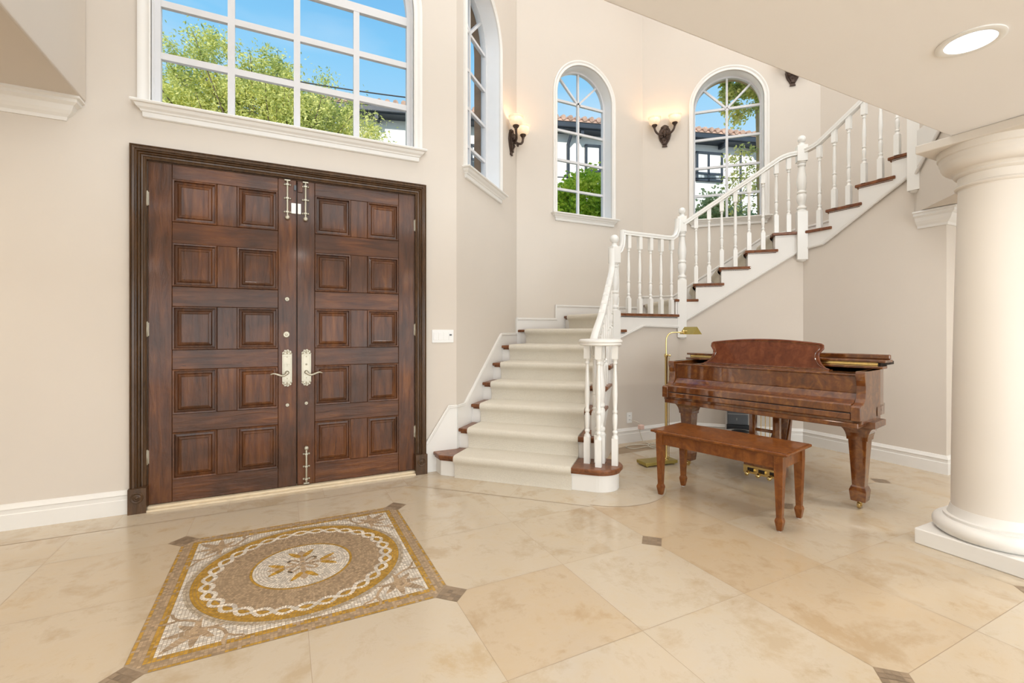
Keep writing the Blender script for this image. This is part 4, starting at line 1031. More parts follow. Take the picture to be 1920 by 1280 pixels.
# ------------------------------------------------------------------ wall sconces
def sconce(p, ang, z, label, dim=1.0):
    c = empty('wall_sconce', (p[0], p[1], z), ang); tag(c, label, 'wall light', 'twin-shade wall lights up the stair')
    m = MB(); N = 20
    prof = [(0.0, -0.180), (0.036, -0.178), (0.026, -0.155), (0.038, -0.132), (0.068, -0.08), (0.086, -0.01), (0.074, 0.05), (0.050, 0.088), (0.055, 0.100), (0.024, 0.122), (0.0, 0.130)]
    out = prof + [(-a, b) for a, b in prof[1:-1]][::-1]
    m.prism(out, -0.020, 0.0, axis='y')
    out2 = [(a * .72, b * .8) for a, b in out]; m.prism(out2, -0.036, -0.018, axis='y')
    m.ball((0, -0.040, 0.0), 0.028, 1.9, 14, 10)
    for k in range(9):
        t = -0.08 + 0.020 * k; m.ball((0.036 * math.sin(k * 2.1), -0.036, t * 1.1), 0.015, 1.2, 8, 6)
    m.build('backplate', 'bronze', c, bevel=0.004)
    for s_ in (-1, 1):
        a = MB(); pts = [(s_ * 0.01, -0.045, -0.010), (s_ * 0.040, -0.075, -0.030), (s_ * 0.080, -0.10, -0.024), (s_ * 0.112, -0.11, 0.005), (s_ * 0.128, -0.112, 0.040), (s_ * 0.134, -0.112, 0.075)]
        a.tube(smooth_path(pts, 4), 0.014, 10)
        pts = [(s_ * 0.045, -0.078, -0.034), (s_ * 0.050, -0.08, -0.058), (s_ * 0.035, -0.075, -0.066), (s_ * 0.028, -0.07, -0.052), (s_ * 0.037, -0.072, -0.045)]
        a.tube(smooth_path(pts, 4), 0.008, 8)
        a.lathe([(0.012, 0.055), (0.018, 0.062), (0.016, 0.070), (0.030, 0.085), (0.038, 0.098), (0.036, 0.106), (0.030, 0.108)], 20, Tr(s_ * 0.134, -0.112, 0))
        arm = a.build('arm', 'bronze', c)
        g = MB(); pr_ = [(0.028, 0.104), (0.048, 0.112), (0.066, 0.128), (0.076, 0.150), (0.078, 0.172), (0.076, 0.186), (0.086, 0.198), (0.088, 0.206), (0.080, 0.208), (0.072, 0.188), (0.072, 0.170), (0.070, 0.150), (0.060, 0.132), (0.044, 0.118), (0.020, 0.110)]
        n = len(pr_); seg = 28; vs = []; fs = []
        for r, zz_ in pr_:
            for k in range(seg):
                t = 2 * PI * k / seg; vs.append((r * math.cos(t), r * math.sin(t), zz_))
        for i in range(n - 1):
            for k in range(seg): fs.append((i * seg + k, i * seg + (k + 1) % seg, (i + 1) * seg + (k + 1) % seg, (i + 1) * seg + k))
        g.add(vs, fs, True, Tr(s_ * 0.134, -0.112, 0)); g.build('glass_shade', 'lit_glass', c)
        l = D.lights.new('bulb', 'POINT'); l.energy = 0.9 * dim; l.color = (1, 0.62, 0.32); l.shadow_soft_size = 0.035
        lo = D.objects.new('bulb', l); COL.objects.link(lo); lo.parent = c; lo.location = (s_ * 0.134, -0.112, 0.185)
    return c
sconce(wp(1.46, C01, A45), A45, 3.49, 'twin-shade bronze wall light on the narrow angled wall, left of the middle window')
sconce(wp(0.300, C23, -A45), -A45, 3.98, 'twin-shade bronze wall light between the middle and right arched windows')
sconce(wp(1.880, C23, -A45), -A45, 4.575, 'bronze wall light whose lower tip shows under the ceiling, right of the right window')

# ------------------------------------------------------------------ switch plate, outlet, cords
sw = empty('light_switch', (1.250, YW, 1.178)); tag(sw, 'white four-gang light switch plate on the wall right of the doors', 'light switch')
m = MB(); m.box(-0.098, 0.098, -0.006, 0, -0.057, 0.057); m.build('plate', 'white_plastic', sw, bevel=0.003)
for k in range(4):
    x = -0.069 + 0.046 * k; m = MB(); m.box(x - 0.0165, x + 0.0165, -0.009, -0.004, -0.033, 0.033); m.build('rocker' if k < 3 else 'slider', 'white_plastic', sw, bevel=0.0015)
m = MB(); m.box(0.069 - 0.010, 0.069 + 0.010, -0.013, -0.008, 0.004, 0.018); m.build('slider_tab', 'grey_plastic', sw)
ou = empty('wall_outlet', (3.400, 4.06, 0.270)); tag(ou, 'white wall outlet on the alcove wall left of the brass lamp', 'outlet')
m = MB(); m.box(-0.036, 0.036, -0.006, 0, -0.058, 0.058); m.build('plate', 'white_plastic', ou, bevel=0.002)
for z in (-0.022, 0.022):
    m = MB(); m.box(-0.017, 0.017, -0.008, -0.004, z - 0.015, z + 0.015); so = m.build('socket', 'white_plastic', ou, bevel=0.002)
    m = MB(); m.box(-0.008, -0.005, -0.0086, -0.006, z - 0.005, z + 0.006); m.box(0.005, 0.008, -0.0086, -0.006, z - 0.005, z + 0.006); m.build('slot', 'black_plastic', so)
pw = MB(); pw.tube(smooth_path([(3.415, 4.045, 0.245), (3.43, 4.0, 0.24), (3.46, 3.97, 0.225), (3.475, 3.965, 0.19), (3.475, 3.97, 0.12), (3.50, 3.95, 0.03), (3.53, 3.90, 0.006), (3.50, 3.85, 0.005), (3.36, 3.93, 0.005), (3.22, 3.90, 0.005), (3.25, 3.80, 0.005), (3.45, 3.80, 0.005), (3.50, 3.72, 0.006), (3.44, 3.68, 0.012), (3.40, 3.75, 0.022), (3.46, 3.80, 0.03), (3.53, 3.75, 0.03), (3.49, 3.68, 0.045), (3.42, 3.70, 0.07), (3.43, 3.77, 0.03), (3.55, 3.75, 0.01), (3.8, 3.68, 0.006)], 8), 0.0035, 6)
po = pw.build('extension_cord', 'clear_cord'); tag(po, 'thin clear cord coiled on the floor below the wall outlet', 'cord')
m = MB(); m.box(3.445, 3.500, 3.925, 3.975, 0.155, 0.205); m.build('adapter', 'pink_plastic', po, bevel=0.008)

# ------------------------------------------------------------------ grand piano
PA_ = math.radians(-78.5)
pn = empty('grand_piano', (3.153, 2.421, 0), PA_); tag(pn, 'polished brown burl baby grand piano with its music desk raised', 'piano')
HW = 0.735
# rim outline (x to the treble, y to the tail)
def rim_outline(o=0.0, y0=0.10):
    pts = [(-HW - o, y0)]
    pts += [(-HW - o, 1.30 + o * .5)]
    tail = [(-0.735 - o, 1.30), (-0.72 - o, 1.42), (-0.66 - o * .8, 1.50 + o * .6), (-0.55, 1.54 + o), (-0.40, 1.54 + o), (-0.27 + o * .6, 1.50 + o * .7), (-0.17 + o, 1.40), (-0.08 + o, 1.24), (0.04 + o, 1.08), (0.20 + o * .8, 0.96 + o * .6), (0.40 + o * .7, 0.88 + o * .7), (0.58 + o * .8, 0.78 + o * .6), (0.69 + o, 0.66), (HW + o, 0.50)]
    sm = smooth_path([(a, b, 0) for a, b in tail], 4)
    pts += [(p.x, p.y) for p in sm[1:]]
    pts += [(HW + o, y0)]
    return pts
def ring_wall(m, outline, th, z0, z1, close_front=False):
    n = len(outline); inner = []
    cx = sum(p[0] for p in outline) / n
    P = [Vector(p) for p in outline]
    for i, p in enumerate(P):
        d0 = (P[i] - P[i - 1]).normalized() if i else (P[1] - P[0]).normalized(); d1 = (P[i + 1] - P[i]).normalized() if i < n - 1 else d0
        if i == 0: d0 = d1
        nr = Vector((d0.y + d1.y, -(d0.x + d1.x))).normalized(); inner.append(p + nr * th)
    vs = [(p.x, p.y, z) for z in (z0, z1) for p in P] + [(p.x, p.y, z) for z in (z0, z1) for p in inner]
    fs = []
    for i in range(n - 1):
        fs += [(i, i + 1, n + i + 1, n + i), (2 * n + i, 3 * n + i, 3 * n + i + 1, 2 * n + i + 1), (n + i, n + i + 1, 3 * n + i + 1, 3 * n + i), (i, 2 * n + i, 2 * n + i + 1, i + 1)]
    m.add(vs, fs, True)
m = MB(); ol = rim_outline(0, 0.16); ring_wall(m, ol, 0.035, 0.655, 0.955)
m.build('rim', 'piano_wood', pn)
m = MB(); m.prism([(a * .985, 0.16 + (b - .16) * .985) for a, b in ol], 0.66, 0.68); ol2 = [(a * 1.004, b) for a, b in rim_outline(0.004, 0.34)]; ring_wall(m, ol2, 0.04, 0.64, 0.70)
m.build('soundboard_case', 'piano_wood', pn)
m = MB(); m.prism([(a * .95, 0.20 + (b - .2) * .95) for a, b in ol], 0.88, 0.90); m.build('iron_plate', 'dark_felt', pn)
# cheeks (arms) with scrolled fronts
def cheek(x0, x1):
    prof = [(0.00, 0.640), (0.00, 0.728), (0.012, 0.738), (0.050, 0.742), (0.078, 0.752), (0.098, 0.775), (0.108, 0.81), (0.112, 0.86), (0.102, 0.895), (0.092, 0.92), (0.09, 0.940), (0.096, 0.955), (0.42, 0.955), (0.42, 0.615), (0.03, 0.615), (0.03, 0.640)]
    m = MB(); m.prism(prof, x0, x1, axis='x'); m.build('cheek', 'piano_wood', pn, bevel=0.003)
cheek(-HW - 0.004, -HW + 0.05); cheek(HW - 0.05, HW + 0.004)
m = MB(); m.box(-HW + 0.012, HW - 0.012, 0.012, 0.45, 0.590, 0.625); m.box(-HW - 0.0, HW + 0.0, 0.03, 0.40, 0.612, 0.645); m.box(-HW + 0.052, HW - 0.052, 0.004, 0.10, 0.645, 0.685)
m.build('key_bed', 'piano_wood', pn, bevel=0.006, bseg=3)
m = MB(); prof = [(0.012, 0.690), (0.012, 0.738), (0.022, 0.748), (0.07, 0.750), (0.10, 0.766), (0.126, 0.795), (0.135, 0.806), (0.18, 0.806), (0.18, 0.690)]
m.prism(prof, -HW + 0.052, HW - 0.052, axis='x'); m.build('fallboard', 'piano_wood', pn, bevel=0.004, bseg=3)
m = MB(); m.box(-HW + 0.052, HW - 0.052, 0.140, 0.165, 0.806, 0.922); m.box(-HW + 0.052, HW - 0.052, 0.128, 0.34, 0.922, 0.934); m.build('name_board', 'piano_wood', pn, bevel=0.003)
m = MB(); m.box(-HW + 0.055, HW - 0.055, 0.008, 0.016, 0.684, 0.690); m.build('key_slip_gap', 'dark_felt', pn)
# lid and the front flap folded back on it
lo_ = [p for p in rim_outline(0.022, 0.40)]
m = MB(); m.prism(lo_, 0.958, 0.976); m.build('lid', 'piano_wood', pn, bevel=0.004)
m = MB(); m.prism([(-HW - 0.03, 0.43), (HW + 0.03, 0.43), (HW + 0.03, 0.60), (HW - 0.02, 0.80), (-HW - 0.03, 0.80)], 1.000, 1.018)
flap = m.build('lid_flap', 'piano_wood', pn, bevel=0.004)
m = MB(); m.box(-0.60, HW + 0.01, 0.62, 0.65, 1.018, 1.052); m.build('flap_lip', 'piano_wood', flap, bevel=0.006)
m = MB(); m.box(-HW + 0.02, HW - 0.01, 0.415, 0.425, 0.966, 1.000); m.tube([(-HW + .02, 0.413, 0.985), (HW - .01, 0.413, 0.985)], 0.0055, 8)
for k in range(28):
    x = -HW + 0.05 + k * 0.052; m.ball((x, 0.4145, 0.972 if k % 2 else 0.997), 0.003, 1, 6, 4)
m.build('piano_hinge', 'brass', pn)
m = MB()
for x in (-HW + 0.02, HW - 0.03): m.box(x, x + 0.02, 0.425, 0.80, 0.976, 1.0)
m.box(-HW, HW, 0.44, 0.46, 0.976, 1.0); m.build('flap_block', 'dark_felt', pn)
# music desk: curved top, waisted sides
pts = []
for k in range(25):
    t = k / 24; x = -0.425 + 0.85 * t; pts.append((x, 0.195 + 0.030 * (1 - (2 * t - 1) ** 2)))
right = [(0.435, 0.190), (0.438, 0.165), (0.425, 0.148), (0.412, 0.128), (0.410, 0.100), (0.418, 0.070), (0.435, 0.040), (0.462, 0.016), (0.490, 0.006), (0.492, 0.0)]
left = [(-a, b) for a, b in right][::-1]
out = pts + right + left
md = empty('music_desk', (-0.035, 0.320, 0.932), 0, pn)
tilt = Matrix.Rotation(math.radians(-13), 4, 'X')
m = MB(); m.prism(out, 0.0, 0.016, tilt, axis='y'); m.build('desk_board', 'desk_wood', md, bevel=0.003)
q = []; cxm, czm = 0.0, 0.11
inn = [(a * 0.955, czm + (b - czm) * 0.90) for a, b in out]
m = MB(); m.tube([tilt @ Vector((a, -0.001, b)) for a, b in inn], 0.0032, 6, closed=True); m.build('desk_bead', 'piano_wood', md)
m = MB(); m.tube([tilt @ Vector((a, 0.006, b)) for a, b in out], 0.010, 8, closed=True); m.build('desk_edge', 'desk_wood', md)
m = MB(); m.box(-0.50, 0.50, -0.03, 0.05, -0.002, 0.008); m.build('desk_ledge', 'piano_wood', md, bevel=0.002)
# legs
def pleg(x, y, name='leg'):
    lg = MB(); zt = 0.60
    def sq(w, z): return [(-w, -w, z), (w, -w, z), (w, w, z), (-w, w, z)]
    secs = [(0.058, 0.500), (0.054, 0.495), (0.036, 0.150), (0.040, 0.142), (0.046, 0.125), (0.050, 0.120), (0.034, 0.035)]
    secs = [(0.062, 0.52), (0.062, 0.505), (0.056, 0.498), (0.037, 0.158), (0.043, 0.148), (0.050, 0.128), (0.051, 0.120), (0.044, 0.056), (0.040, 0.050)]
    vs = []; fs = []
    for w, z in secs: vs += sq(w, z)
    for i in range(len(secs) - 1):
        for k in range(4): fs.append((i * 4 + k, i * 4 + (k + 1) % 4, (i + 1) * 4 + (k + 1) % 4, (i + 1) * 4 + k))
    fs.append((0, 1, 2, 3)); n = (len(secs) - 1) * 4; fs.append((n, n + 3, n + 2, n + 1))
    lg.add(vs, fs, False, Tr(x, y, 0))
    # flared bracket at the top
    vs = []; fs = []; ts = [0, 15, 30, 45, 60, 75, 90, 91]
    for t in ts:
        w = 0.062 + 0.056 * (1 - math.cos(math.radians(min(t, 90)))); vs += sq(w, 0.475 + 0.100 * math.sin(math.radians(t)) if t <= 90 else 0.618)
    for i in range(len(ts) - 1):
        for k in range(4): fs.append((i * 4 + k, i * 4 + (k + 1) % 4, (i + 1) * 4 + (k + 1) % 4, (i + 1) * 4 + k))
    fs.append((0, 3, 2, 1)); n = (len(ts) - 1) * 4; fs.append((n, n + 1, n + 2, n + 3)); lg.add(vs, fs, False, Tr(x, y, 0))
    o = lg.build('leg', 'piano_wood', pn, bevel=0.003)
    c = MB(); c.lathe([(0.022, 0.050), (0.024, 0.043), (0.014, 0.040), (0.010, 0.034)], 14, Tr(x, y, 0)); c.lathe([(0.021, -0.009), (0.022, -0.005), (0.022, 0.005), (0.021, 0.009)], 18, Tr(x, y - 0.012, 0.022) @ Matrix.Rotation(PI / 2, 4, 'Y'))
    for s_ in (-1, 1): c.prism([(-0.009, 0.014), (0.009, 0.014), (0.012, 0.036), (-0.012, 0.036)], s_ * 0.011 - 0.002, s_ * 0.011 + 0.002, Tr(x, y, 0), axis='x')
    c.build('caster', 'brass', o)
pleg(0.655, 0.29); pleg(-0.655, 0.29); pleg(-0.22, 1.24)
# pedal lyre
ly = empty('pedal_lyre', (-0.015, 0.36, 0), 0, pn)
m = MB(); m.box(-0.15, 0.15, -0.06, 0.08, 0.595, 0.61); m.box(-0.13, 0.13, -0.045, 0.065, 0.56, 0.597); m.box(-0.12, -0.068, -0.02, 0.02, 0.16, 0.565); m.box(0.068, 0.12, -0.02, 0.02, 0.16, 0.565); m.box(-0.07, 0.07, -0.008, 0.012, 0.40, 0.425)
m.box(-0.125, 0.125, -0.03, 0.05, 0.135, 0.165); m.box(-0.15, 0.15, -0.05, 0.08, 0.055, 0.14)
m.build('lyre_frame', 'piano_wood', ly, bevel=0.005)
m = MB(); m.box(-0.148, 0.148, -0.058, -0.048, 0.052, 0.118); m.box(-0.085, 0.085, -0.045, -0.030, 0.14, 0.168)
for k in range(6): m.ball((-0.065 + k * 0.026, -0.045, 0.155), 0.009, 0.8, 10, 6)
m.build('lyre_plate', 'brass', ly, bevel=0.002)
for k in (-1, 0, 1):
    m = MB(); m.box(k * 0.088 - 0.024, k * 0.088 + 0.024, -0.060, -0.050, 0.070, 0.100); m.build('pedal_slot', 'dark_felt', ly)
for k in (-1, 0, 1):
    m = MB(); pts = [(k * 0.088, -0.04, 0.080), (k * 0.088, -0.075, 0.078), (k * 0.088, -0.11, 0.070), (k * 0.088, -0.135, 0.058)]
    m.tube(smooth_path(pts, 4), [0.008] * 4 + [0.009, .010, .012, .014, .016, .017, .017, .014, .008], 12); m.build('pedal', 'brass', ly)
m = MB()
for x in (-0.035, 0.0, 0.035): m.tube([(x, 0.01, 0.12), (x, 0.01, 0.60)], 0.003, 8)
m.build('pedal_rod', 'brass', ly)
m = MB(); m.tube([(-0.05, 0.09, 0.13), (-0.02, 0.42, 0.62)], 0.010, 8); m.tube([(0.10, 0.09, 0.13), (0.05, 0.42, 0.62)], 0.010, 8); m.build('lyre_brace', 'piano_wood', ly)

# ------------------------------------------------------------------ bench
BA = math.radians(-76.7)
bn = empty('piano_bench', (2.762, 2.277, 0), BA); tag(bn, 'long brown wooden piano bench with tapered legs in front of the piano', 'bench')
m = MB(); m.box(-0.475, 0.475, -0.205, 0.205, 0.470, 0.488); m.build('seat', 'bench_wood', bn, bevel=0.007, bseg=3)
m = MB(); m.box(-0.462, 0.462, -0.192, 0.192, 0.488, 0.491); m.build('seat_panel', 'bench_wood', bn, bevel=0.0015)
m = MB(); LX, LY = 0.415, 0.155
for s_ in (-1, 1):
    m.box(-LX, LX, s_ * (LY + 0.006) - 0.010, s_ * (LY + 0.006) + 0.010, 0.382, 0.470); m.box(s_ * (LX + 0.006) - 0.010, s_ * (LX + 0.006) + 0.010, -LY, LY, 0.382, 0.470)
m.box(-0.45, 0.45, -0.185, 0.185, 0.462, 0.470)
m.build('apron', 'bench_wood', bn, bevel=0.002)
for sx_ in (-1, 1):
    for sy_ in (-1, 1):
        secs = [(0.026, 0.468), (0.026, 0.385), (0.0165, 0.085), (0.019, 0.080), (0.0225, 0.068), (0.0225, 0.060), (0.0145, 0.010), (0.012, 0.004)]
        vs = []; fs = []
        for w, z in secs: vs += [(-w, -w, z), (w, -w, z), (w, w, z), (-w, w, z)]
        for i in range(len(secs) - 1):
            for k in range(4): fs.append((i * 4 + k, i * 4 + (k + 1) % 4, (i + 1) * 4 + (k + 1) % 4, (i + 1) * 4 + k))
        fs.append((0, 1, 2, 3)); n = (len(secs) - 1) * 4; fs.append((n, n + 3, n + 2, n + 1))
        m = MB(); m.add(vs, fs, False, Tr(sx_ * LX, sy_ * LY, 0)); o = m.build('leg', 'bench_wood', bn, bevel=0.0015)
        m = MB(); m.lathe([(0.010, 0.0), (0.010, 0.006)], 12, Tr(sx_ * LX, sy_ * LY, 0)); m.build('foot_glide', 'white_plastic', o)

# ------------------------------------------------------------------ brass pharmacy lamp
la = empty('floor_lamp', (3.165, 3.259, 0), 0.0); tag(la, 'slim brass pharmacy floor lamp with a tent shade, left of the piano', 'floor lamp')
m = MB(); BM = Tr(-3.165, -3.259, 0)
m.prism([(2.910, 3.372), (2.895, 3.225), (3.235, 3.185), (3.250, 3.330)], 0.012, 0.040, BM); 
for (x, y) in ((2.93, 3.35), (2.92, 3.24), (3.21, 3.21), (3.22, 3.31)): m.lathe([(0.010, 0.0), (0.010, 0.013)], 10, BM @ Tr(x, y, 0))
m.build('base', 'brass_matte', la, bevel=0.004)
m = MB(); m.lathe([(0.022, 0.040), (0.022, 0.046), (0.013, 0.052), (0.0125, 0.98), (0.017, 0.985), (0.017, 1.010), (0.010, 1.014)], 18); m.tube([(0.0, 0, 0.997), (0.020, -0.016, 0.997)], 0.006, 8); m.ball((0.024, -0.020, 0.997), 0.010, 1, 10, 8)
m.tube([(0.022, -0.012, 0.05), (0.022, -0.012, 0.98)], 0.0035, 6); m.build('pole', 'brass', la)
aim = Vector((C_ := math.cos(YAW), -math.sin(YAW), 0))
pts = [(0, 0, 1.0), (0, 0, 1.13), (aim.x * 0.006, aim.y * 0.006, 1.165), (aim.x * 0.022, aim.y * 0.022, 1.192), (aim.x * 0.048, aim.y * 0.048, 1.207), (aim.x * 0.08, aim.y * 0.08, 1.211), (aim.x * 0.155, aim.y * 0.155, 1.211)]
m = MB(); m.tube(smooth_path(pts, 5), 0.0062, 10); m.build('arm', 'brass', la)
m = MB(); m.lathe([(0.008, -0.018), (0.011, -0.014), (0.011, 0.020), (0.006, 0.024)], 12, Tr(aim.x * 0.160, aim.y * 0.160, 1.213)); m.tube([(aim.x * .160, aim.y * .160, 1.224), (aim.x * .20, aim.y * .20, 1.224)], 0.005, 8); m.build('swivel', 'brass', la)
sh = MB(); ax = Vector((aim.x, aim.y, 0)); fwd_ = Vector((math.sin(YAW), math.cos(YAW), 0))
rd = (ax * 0.80 + fwd_ * 0.60).normalized() ; rd = (fwd_ * -0.88 + ax * 0.47).normalized(); sd = Vector((rd.y, -rd.x, 0))   # ridge direction, half-width direction
c0 = ax * 0.226
def SP(u, v, z): p = c0 + rd * u + sd * v; return (p.x, p.y, z)
L, w = 0.078, 0.060
out_ = [SP(-L, -w, 1.193), SP(-L * .95, 0, 1.262), SP(-L, w, 1.193), SP(L, -w, 1.193), SP(L * .95, 0, 1.262), SP(L, w, 1.193)]
in_ = [SP(-L + .002, -w + .003, 1.193), SP(-L * .93, 0, 1.258), SP(-L + .002, w - .003, 1.193), SP(L - .002, -w + .003, 1.193), SP(L * .93, 0, 1.258), SP(L - .002, w - .003, 1.193)]
sh.add(out_ + in_, [(0, 3, 4, 1), (1, 4, 5, 2), (0, 1, 2), (3, 5, 4), (6, 7, 10, 9), (7, 8, 11, 10), (6, 8, 7), (9, 10, 11), (0, 6, 9, 3), (2, 5, 11, 8), (0, 2, 8, 6), (3, 9, 11, 5)])
sh.build('lamp_shade', 'brass_matte', la)

# ------------------------------------------------------------------ robot vacuum and its dock
DA = -A45
dk = empty('vacuum_dock', (4.535, 3.595, 0), DA); tag(dk, 'tall dark dock of a robot vacuum against the wall behind the piano', 'dock')
m = MB(); m.box(-0.105, 0.105, -0.150, -0.0, 0.03, 0.430); m.build('body', 'grey_plastic', dk, bevel=0.012, bseg=3)
m = MB(); m.box(-0.112, -0.105, -0.140, -0.01, 0.03, 0.425); m.build('side_panel', 'silver_plastic', dk, bevel=0.003)
m = MB(); m.box(-0.10, 0.10, -0.153, -0.149, 0.315, 0.320); m.box(-0.014, -0.010, -0.154, -0.150, 0.25, 0.275); m.build('display_line', 'silver_plastic', dk)
m = MB(); m.box(-0.115, 0.115, -0.165, 0.0, 0.0, 0.035); m.box(-0.115, 0.115, -0.168, -0.145, 0.14, 0.205); m.build('dock_base', 'black_plastic', dk, bevel=0.006)
rv = empty('robot_vacuum', (4.535 - R2 * 0.345, 3.595 - R2 * 0.345, 0), DA); tag(rv, 'round silver and black robot vacuum parked on the floor at its dock', 'robot vacuum')
m = MB(); m.lathe([(0.14, 0.036), (0.168, 0.040), (0.172, 0.06), (0.172, 0.150), (0.165, 0.162), (0.10, 0.166), (0.002, 0.166)], 40); m.build('body', 'silver_plastic', rv)
m = MB(); m.lathe([(0.085, 0.165), (0.085, 0.172), (0.06, 0.175), (0.002, 0.175)], 32); m.build('lid_disc', 'black_plastic', rv)
m = MB(); m.lathe([(0.02, 0.036), (0.02, 0.037)], 8); 
for s_ in (-1, 1): m.lathe([(0.034, -0.008), (0.034, 0.008)], 16, Tr(s_ * 0.11, 0, 0.034) @ Matrix.Rotation(PI / 2, 4, 'Y'))
m.build('wheel', 'black_plastic', rv)
cd = MB(); cd.tube(smooth_path([(4.50, 3.70, 0.10), (4.38, 3.72, 0.06), (4.30, 3.80, 0.01), (4.2, 3.9, 0.005), (4.0, 3.98, 0.005), (3.82, 3.70, 0.005)], 6), 0.003, 6)
cdo = cd.build('dock_cord', 'black_plastic'); tag(cdo, 'thin black cord running from the vacuum dock along the wall', 'cord')

# ------------------------------------------------------------------ outside: neighbour house, hedges, trees, wires
def cw(lat, dep): return (C_ * lat + math.sin(YAW) * dep, -math.sin(YAW) * lat + C_ * dep)
hx, hy = cw(1.2, 14.0); HA = math.radians(10.4) - YAW
hs = empty('neighbour_house', (hx, hy, 0), HA); tag(hs, 'white stucco neighbour house with a clay tile roof and dark gutters', 'house')
EZ = 7.45
m = MB(); m.box(-6.2, 11, 0.35, 6, -1, EZ + 0.2); m.build('wall', 'stucco', hs)
m = MB(); m.box(-7.6, -6.2, 1.4, 6, -1, EZ - 0.6); m.build('wall', 'stucco', hs)
m = MB(); m.box(-6.7, 11, -0.08, 0.05, EZ - 0.12, EZ + 0.10); m.box(-6.7, 11, -0.02, 0.7, EZ - 0.16, EZ - 0.05); m.box(-6.75, -6.6, -0.08, 3, EZ - 0.3, EZ + 0.1); m.build('gutter', 'fascia_dark', hs, bevel=0.02)
m = MB()
for k in range(30): m.box(-6.5 + k * 1.2, -6.40 + k * 1.2, 0.0, 0.37, EZ - 0.28, EZ - 0.14)
m.build('rafter_tail', 'fascia_dark', hs)
m = MB(); m.add([(-6.8, -0.1, EZ + 0.10), (11, -0.1, EZ + 0.10), (11, 3.5, EZ + 1.1), (-6.8, 3.5, EZ + 1.1), (-6.8, -0.1, EZ + 0.04), (11, -0.1, EZ + 0.04), (11, 3.5, EZ + .9), (-6.8, 3.5, EZ + .9)], [(0, 1, 2, 3), (4, 7, 6, 5), (0, 4, 5, 1), (0, 3, 7, 4)])
for k in range(80): 
    x = -6.7 + k * 0.22; m.tube([(x, -0.14, EZ + 0.13), (x, 3.5, EZ + 1.14)], 0.075, 8)
m.build('tile_roof', 'roof_tile', hs)
def hwin(x0, x1, z0, z1, mull=(), lower=None):
    m = MB(); f = 0.07; yy = 0.30
    m.box(x0, x1, yy - .03, yy + .05, z0, z0 + f); m.box(x0, x1, yy - .03, yy + .05, z1 - f, z1); m.box(x0, x0 + f, yy - .03, yy + .05, z0, z1); m.box(x1 - f, x1, yy - .03, yy + .05, z0, z1)
    for q in mull: m.box(q - f / 2, q + f / 2, yy - .03, yy + .05, z0, z1)
    if lower: m.box(x0, x1, yy - .03, yy + .05, lower - f / 2, lower + f / 2)
    o = m.build('window_frame', 'fascia_dark', hs)
    g = MB(); g.box(x0 + f, x1 - f, yy, yy + .03, z0 + f, z1 - f); g.build('pane', 'white_plastic', o)
    if lower:
        g = MB(); g.box(x0 + f, x1 - f, yy - .01, yy + .0, z0 + f, lower - f / 2); g.build('lower_pane', 'dark_glass', o)
def hx_at(px):      # local x on the facade seen at a picture column (for placing)
    lat = (px - CX) / F_PX; best = None
    for k in range(2000):
        x = -7 + k * 0.01; wx, wy = hx + x * math.cos(HA) - 0.30 * math.sin(HA), hy + x * math.sin(HA) + 0.30 * math.cos(HA)
        a = C_ * wx - math.sin(YAW) * wy; b = math.sin(YAW) * wx + C_ * wy
        e = abs(a / b - lat)
        if best is None or e < best[0]: best = (e, x)
    return best[1]
hwin(hx_at(1097), hx_at(1127), 6.15, 7.0, lower=None)
hwin(hx_at(1305), hx_at(1355), 6.10, 7.05, mull=(hx_at(1328),), lower=6.34)
hwin(hx_at(881), hx_at(893), 5.9, 6.75, lower=6.3)
hwin(hx_at(1420), hx_at(1450), 6.1, 7.05)
m = MB(); x = hx_at(1065); m.tube([(x, 0.28, -1), (x, 0.28, EZ - 0.5), (x + 0.1, 0.05, EZ - 0.1)], 0.05, 8); x = hx_at(1388); m.tube([(x, 0.28, -1), (x, 0.28, EZ - 0.3)], 0.03, 8); m.build('downspout', 'fascia_dark', hs)
def crown(m, c, rad, n, leaf=0.05, hollow=0.35, elong=2.2, clusters=None, droop=0.0):
    cl = []
    for k in range(clusters or 60):
        while True:
            v = Vector((random.uniform(-1, 1), random.uniform(-1, 1), random.uniform(-1, 1)))
            if hollow < v.length < 1: break
        cl.append((Vector((c[0] + v.x * rad[0], c[1] + v.y * rad[1], c[2] + v.z * rad[2])), random.uniform(0.10, 0.22) * sum(rad) / 3))
    for i in range(n):
        cc, r = cl[i % len(cl)]; v = Vector((random.gauss(0, 1), random.gauss(0, 1), random.gauss(0, 1))) * r * 0.62
        p = cc + v; a = Vector((random.gauss(0, 1), random.gauss(0, 1), random.gauss(0, 0.8) - droop)).normalized(); b = a.cross(Vector((random.gauss(0, 1), random.gauss(0, 1), random.gauss(0, 1)))).normalized()
        s_ = leaf * random.uniform(0.6, 1.3); L = a * s_ * elong / 2; w_ = b * s_ / 2
        m.add([p - L, p + w_, p + L, p - w_], [(0, 1, 2, 3)])
    return cl
